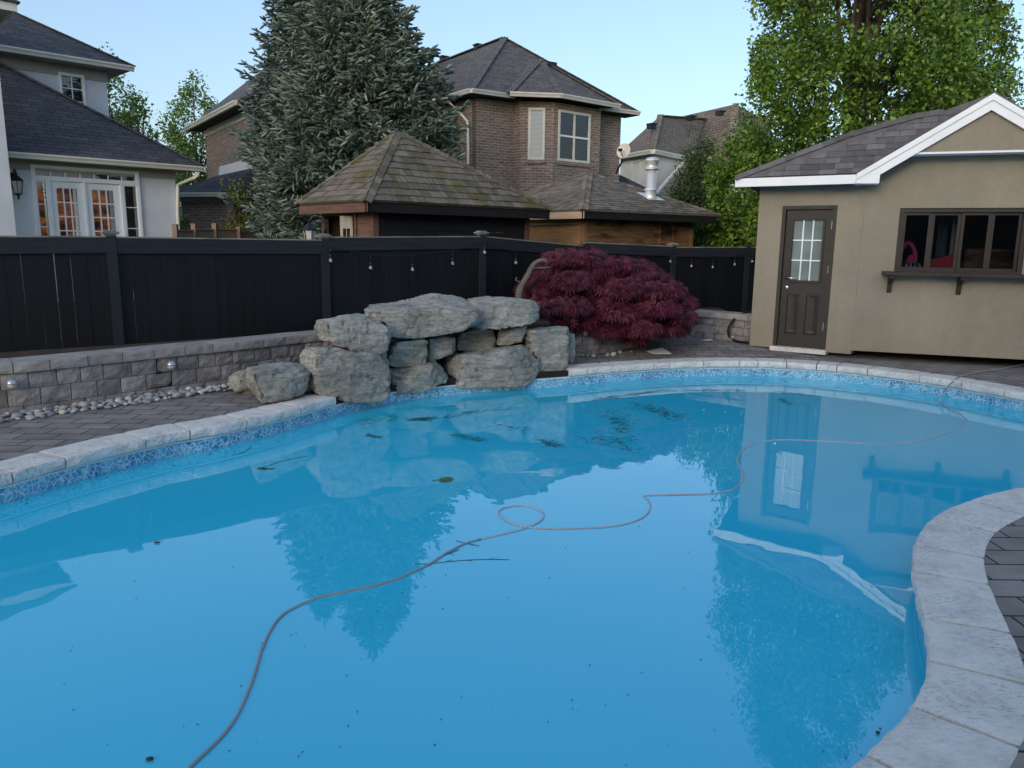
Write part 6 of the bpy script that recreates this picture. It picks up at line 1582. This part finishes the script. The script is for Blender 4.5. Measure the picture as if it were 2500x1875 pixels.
# big columnar trees behind the pool house
b1 = A(2062, 560, 15.6); broadtree('pear_tree', 'tall dense columnar tree with glossy green leaves, the larger one behind the pool house', (b1.x, b1.y, .1), 10.4, interp([(0, .3), (.12, 1.75), (.3, 2.15), (.5, 2.05), (.65, 1.75), (.88, .9), (1, .12)]), 520, 92000, .082, 'pear', 11, 12, .27, .12, zmin=.06)
b2 = A(2285, 560, 17.2); broadtree('pear_tree', 'columnar green tree at the right, rising behind the gable of the pool house', (b2.x, b2.y, .1), 8.6, interp([(0, .3), (.12, 1.2), (.35, 1.25), (.6, 1.1), (.85, .6), (1, .1)]), 240, 36000, .082, 'pear', 12, 9, .26, .12, zmin=.06)
b3 = A(2520, 560, 30.0); broadtree('distant_tree', 'hazy green tree at the right edge of the photo behind the gable peak', (b3.x, b3.y, .1), 8.2, interp([(0, .3), (.2, 1.6), (.5, 2.0), (.8, 1.3), (1, .2)]), 120, 9000, .13, 'maple_green', 13, 7, .45, .2)
b4 = A(1803, 560, 18.7); broadtree('leafy_shrub', 'bright green leafy shrub spilling over left of the pool house eave', (b4.x, b4.y, .1), 4.0, interp([(0, .62), (.3, .78), (.6, .78), (.85, .6), (1, .25)]), 130, 16000, .095, 'pear', 14, 6, .25, .1, 'shrub')
b5 = A(1706, 560, 20.6); broadtree('arborvitae', 'narrow dark green arborvitae between the brown roofed house and the leafy shrub', (b5.x, b5.y, .1), 4.15, interp([(0, .6), (.3, .74), (.65, .6), (.85, .4), (1, .08)]), 150, 26000, .055, 'cedar_tree', 15, 4, .2, .1)
b6 = A(1668, 560, 21.0); broadtree('arborvitae', 'second slimmer arborvitae peak just left of the taller dark one', (b6.x, b6.y, .1), 3.9, interp([(0, .42), (.3, .5), (.65, .4), (.85, .25), (1, .05)]), 80, 12000, .055, 'cedar_tree', 16, 4, .18, .1)
# hedge behind the right fence
rng = np.random.default_rng(4); k = 20000; hp0 = A(1670, 560, 18.9); hp1 = A(1910, 560, 18.4)
tt_ = rng.random(k); pos = np.stack([hp0.x + (hp1.x - hp0.x) * tt_, hp0.y + (hp1.y - hp0.y) * tt_ + rng.normal(size=k) * .22, .2 + rng.random(k) * (2.1 + .18 * np.sin(tt_ * 9))], 1)
hedge = thing('hedge', (hp0.x, hp0.y, .1), 'clipped green hedge just above the fence left of the pool house', 'hedge'); instmesh('foliage', LEAF_V, LEAF_F, rotmats(rng, pos, .05 * (.7 + .6 * rng.random(k))), M_['hedge'], hedge)
MB().tube([(hp0.x + .3, hp0.y, .1), (hp0.x + .35, hp0.y, 1.6)], .04, 6).build('stem', M_['bark'], hedge)
# trees at the left, between the houses
b7 = A(505, 560, 40); broadtree('distant_tree', 'slender light green tree rising left of the brick house', (b7.x - .3, b7.y, .1), 9.3, interp([(0, .4), (.2, 1.6), (.45, 1.5), (.7, 1.45), (.9, .9), (1, .2)]), 170, 17000, .13, 'maple_green', 17, 8, .42, .1)
b8 = A(265, 560, 33); broadtree('distant_tree', 'dark green tree peeking out right behind the upper storey of the grey house', (b8.x, b8.y, .1), 8.7, interp([(0, .4), (.3, 1.7), (.6, 1.9), (.85, 1.3), (1, .3)]), 150, 15000, .12, 'hedge', 18, 8, .42, .2)
b9 = A(340, 560, 31); broadtree('distant_tree', 'thin airy green tree in the gap right of the grey house roof', (b9.x, b9.y, .1), 7.2, interp([(0, .3), (.3, .9), (.6, 1.0), (.85, .7), (1, .15)]), 80, 5200, .12, 'maple_green', 19, 8, .36, .2)
b10 = A(585, 560, 20.5); broadtree('young_conifer', 'wispy olive green young conifer in front of the brick garage', (b10.x, b10.y, .1), 3.1, interp([(0, .3), (.3, .42), (.6, .36), (.85, .25), (1, .04)]), 60, 5200, .07, 'yellowgreen', 20, 5, .2, .2)
b11 = A(430, 560, 24.5); broadtree('small_bush', 'small dark bush in the gap between grey house and brick garage', (b11.x, b11.y, .1), 2.6, interp([(0, .35), (.5, .45), (1, .1)]), 30, 3000, .08, 'hedge', 22, 4, .2, .2)

# spruces
def spruce(label, px, Y, height, rfun, mat, seed, nb=230):
    rng = np.random.default_rng(seed); b = A(px, 560, Y); base = Vector((b.x, b.y, .1)); t0 = thing('blue_spruce', base, label, 'spruce tree', 'spruce trees behind the sheds')
    mb = MB(); mb.tube([base + Vector((0, 0, h)) for h in np.linspace(0, height * .98, 10)], [.17 * (1 - i / 10.5) + .01 for i in range(10)], 8)
    pos = []; dr = []; sz = []
    for k in range(nb):
        f = (k + rng.random()) / nb; h = height * (1 - (1 - f) ** .85 * .985) ; h = .35 + (height - .35) * f ** 1.05
        rr = rfun(h) * (.78 + .3 * rng.random() + (.28 if rng.random() < .14 else 0)); a = k * 2.399 + rng.normal() * .2
        u = np.array([math.cos(a), math.sin(a), 0.]); perp = np.array([-u[1], u[0], 0.])
        n = max(4, int(rr / .085)); droop = -.28 + .35 * (h / height); P = []
        for i in range(n + 1):
            s = i / n; p = np.array(base) + np.array([0, 0, h]) + u * rr * s + np.array([0, 0, rr * (droop * s + .30 * s * s)]); P.append(p)
            if s < .16: continue
            w = .52 * rr * (1 - s) ** .75 * (1 if s > .25 else .7) + .05
            m_ = max(1, int(w / .085))
            pos.append(p); dr.append(u + np.array([0, 0, .25])); sz.append(.25 if s > .95 else .2)
            for sd in (-1, 1):
                for j in range(1, m_ + 1):
                    q = p + perp * sd * (w * j / m_) * (.8 + .3 * rng.random()) + u * (w * j / m_) * .35 + np.array([0, 0, -.10 * w * j / m_ + rng.normal() * .03])
                    pos.append(q); dr.append(u * .7 + perp * sd * .8 + np.array([0, 0, .1 + rng.normal() * .25])); sz.append(.17 + .1 * rng.random())
        mb.tube([Vector(p) for p in P[::max(1, n // 4)]] + [Vector(P[-1])], .014, 4, False)
    for i in range(6): pos.append(np.array(base) + np.array([0, 0, height - .25 * i + .1])); dr.append(np.array([0, 0, 1.])); sz.append(.3)
    mb.build('trunk', M_['bark'], t0, True)
    # bottle-brush twig: thin core and crown of needles
    V = []; F = []
    rings_ = [(0, .05), (.3, .12), (.72, .115), (1.0, .035)]
    for (y, r_) in rings_:
        for i in range(6): a = i * math.pi / 3; V.append((r_ * math.cos(a), y, r_ * math.sin(a)))
    for k in range(3):
        for i in range(6):
            a, b_, c_, d_ = k * 6 + i, k * 6 + (i + 1) % 6, (k + 1) * 6 + (i + 1) % 6, (k + 1) * 6 + i; F += [(a, b_, c_), (a, c_, d_)]
    for i in range(30):
        y = .04 + .9 * (i / 30); a = i * 2.4; L_ = .10 * (1 - .3 * y) + .08; c, s = math.cos(a), math.sin(a); w = .024
        p0 = np.array([0, y - .05, 0]); tip = np.array([c * L_, y + .12, s * L_]); side = np.array([-s * w, 0, c * w])
        o = len(V); V += [p0 - side, p0 + side, tip]; F.append((o, o + 1, o + 2))
    pos = np.array(pos); dr = np.array(dr); sz = np.array(sz) * (.85 + .4 * rng.random(len(sz)))
    print('spruce twigs', len(pos))
    instmesh('crown', V, F, rotmats(rng, pos, sz * .78, dr / np.linalg.norm(dr, axis=1, keepdims=True), .3), M_[mat], t0)
    # twigs are one island each through their shared tint noise
    return t0
spruce('left spruce of the pair, darker blue green and reaching nearer the grey house', 758, 21.0, 9.2, interp([(0, 1.6), (2, 1.65), (4.3, 1.5), (6, 1.1), (7.5, .7), (8.6, .35), (9.2, .05)]), 'spruce', 51, 370)
spruce('right spruce of the pair, greener and fuller, rising behind the mossy shed roof', 893, 18.6, 8.9, interp([(0, 2.5), (2, 2.4), (4.0, 2.15), (5.5, 1.6), (6.9, 1.05), (8.1, .5), (8.9, .05)]), 'spruce2', 52, 390)

# red laceleaf maple
def lace_maple():
    rng = np.random.default_rng(8); root = wrf(int(len(WRP) * .22))[0] + Vector((-.25, .45, .55))
    t0 = thing('japanese_maple', root, 'weeping laceleaf maple with dark red foliage spilling over the curved block wall', 'maple tree')
    mounds = [(1330,662,.22),(1372,625,.24),(1420,622,.24),(1300,700,.17),(1352,700,.28),(1400,680,.3),(1455,655,.28),(1505,640,.24),(1550,650,.26),(1585,672,.24),(1460,715,.32),(1520,700,.32),(1575,715,.3),(1622,700,.24),(1345,748,.24),(1392,745,.27),(1440,765,.27),(1500,755,.3),(1560,762,.28),(1610,752,.28),(1655,738,.22),(1662,770,.18),(1620,795,.2),(1420,792,.18),(1465,800,.2),(1370,780,.17),(1480,812,.14),(1535,800,.2),(1585,800,.2),(1640,800,.16),(1555,826,.1),(1455,820,.12),(1400,662,.25),(1480,672,.3)]
    pos = []; dr = []; nrm_l = []
    for (x, y, r0) in mounds:
        r0 *= .84; x = 1478 + (x - 1478) * .97; y = 700 + (y - 700) * .94 - 1
        low = (y - 600) / 225; dep = 10.55 - .25 * math.sin(low * 2.6) - (.35 if y > 740 else 0) + rng.normal() * .12
        if x < 1340: dep += .3
        for lay in range(2):
            c = np.array(A(x, y + 8, dep + lay * .5)); rr = r0 * (1.0 + .35 * lay)
            n = int(620 * rr * rr * 5.2)
            v = rng.normal(size=(n, 3)); v[:, 2] = np.abs(v[:, 2]) * .9 - .25; v /= np.linalg.norm(v, axis=1, keepdims=True)
            p = c + v * np.array([rr, rr, rr * .62]) * (.72 + .32 * rng.random((n, 1)))
            pos.append(p); d = v.copy(); d[:, 2] = d[:, 2] * .3 - .55; dr.append(d)
    pos = np.concatenate(pos); dr = np.concatenate(dr); dr /= np.linalg.norm(dr, axis=1, keepdims=True)
    # dissected leaf: seven drooping narrow lobes
    V = []; F = []
    for i, a in enumerate(np.linspace(-1.25, 1.25, 7)):
        Ln = 1.0 - .28 * abs(a) / 1.25; w = .075
        d = np.array([math.sin(a), math.cos(a), 0]); s = np.array([math.cos(a), -math.sin(a), 0]); o = len(V)
        V += [np.zeros(3), d * Ln * .5 + s * w + [0, 0, -.06], d * Ln * .5 - s * w + [0, 0, -.06], d * Ln + [0, 0, -.3]]; F += [(o, o + 1, o + 2), (o + 1, o + 3, o + 2)]
    # orient with local +Y along dr and local +Z outward/up
    k = len(pos); y = dr + rng.normal(size=(k, 3)) * .28; y /= np.linalg.norm(y, axis=1, keepdims=True)
    z = np.tile([0, -.55, 1.0], (k, 1)) + rng.normal(size=(k, 3)) * .35; z -= (z * y).sum(1, keepdims=True) * y; z /= np.linalg.norm(z, axis=1, keepdims=True); x = np.cross(y, z)
    s = (.125 * (.7 + .6 * rng.random(k)))[:, None]; m = np.zeros((k, 3, 4)); m[:, :, 0] = x * s; m[:, :, 1] = y * s; m[:, :, 2] = z * s; m[:, :, 3] = pos
    print('maple leaves', k)
    instmesh('crown', V, F, m, M_['redleaf'], t0)
    mb = MB(); tb = A(1268, 722, 10.3); tb2 = Vector((tb.x, tb.y, .5))
    trunk = [tb2, A(1266, 716, 10.3), A(1275, 695, 10.35), A(1290, 672, 10.4), A(1298, 652, 10.45), A(1310, 638, 10.5), A(1330, 634, 10.5), A(1342, 645, 10.5), A(1380, 690, 10.7)]
    P = chaikin(trunk, 2); mb.tube(P, [.055 - .04 * i / len(P) for i in range(len(P))], 8)
    for (a, b, c, r_) in (((1272, 690, 10.35), (1258, 684, 10.3), (1262, 676, 10.3), .016), ((1295, 655, 10.45), (1318, 655, 10.4), (1345, 652, 10.4), .016), ((1290, 672, 10.4), (1360, 700, 10.7), (1470, 690, 10.8), .03), ((1360, 700, 10.7), (1450, 740, 10.7), (1560, 740, 10.7), .024), ((1405, 752, 10.2), (1430, 752, 10.1), (1446, 766, 10.0), .01), ((1470, 690, 10.8), (1560, 680, 10.8), (1630, 720, 10.7), .02)):
        Pq = chaikin([A(*a), A(*b), A(*c)], 2); mb.tube(Pq, [r_ * (1 - .6 * i / len(Pq)) for i in range(len(Pq))], 6)
    mb.build('trunk', M_['greybark'], t0, True)
lace_maple()
# low green plants at the foot of the curved wall
rng = np.random.default_rng(6); pts_ = []
for (x, y, n, sp) in ((1445, 845, 260, .07), (1480, 842, 160, .06), (1600, 822, 260, .08), (1650, 815, 320, .09)):
    c = np.array(G(x, y, .24)); pts_.append(c + rng.normal(size=(n, 3)) * [sp, sp * .6, .035] + [0, -.05, .04])
pos = np.concatenate(pts_); d = np.tile([0, 0, 1.0], (len(pos), 1))
tag(instmesh('ground_cover', LEAF_V, LEAF_F, rotmats(rng, pos, .04 * (.6 + .8 * rng.random(len(pos))), d, .8), M_['hedge']), 'low green weeds along the foot of the curved block wall', 'weeds', kind='stuff')
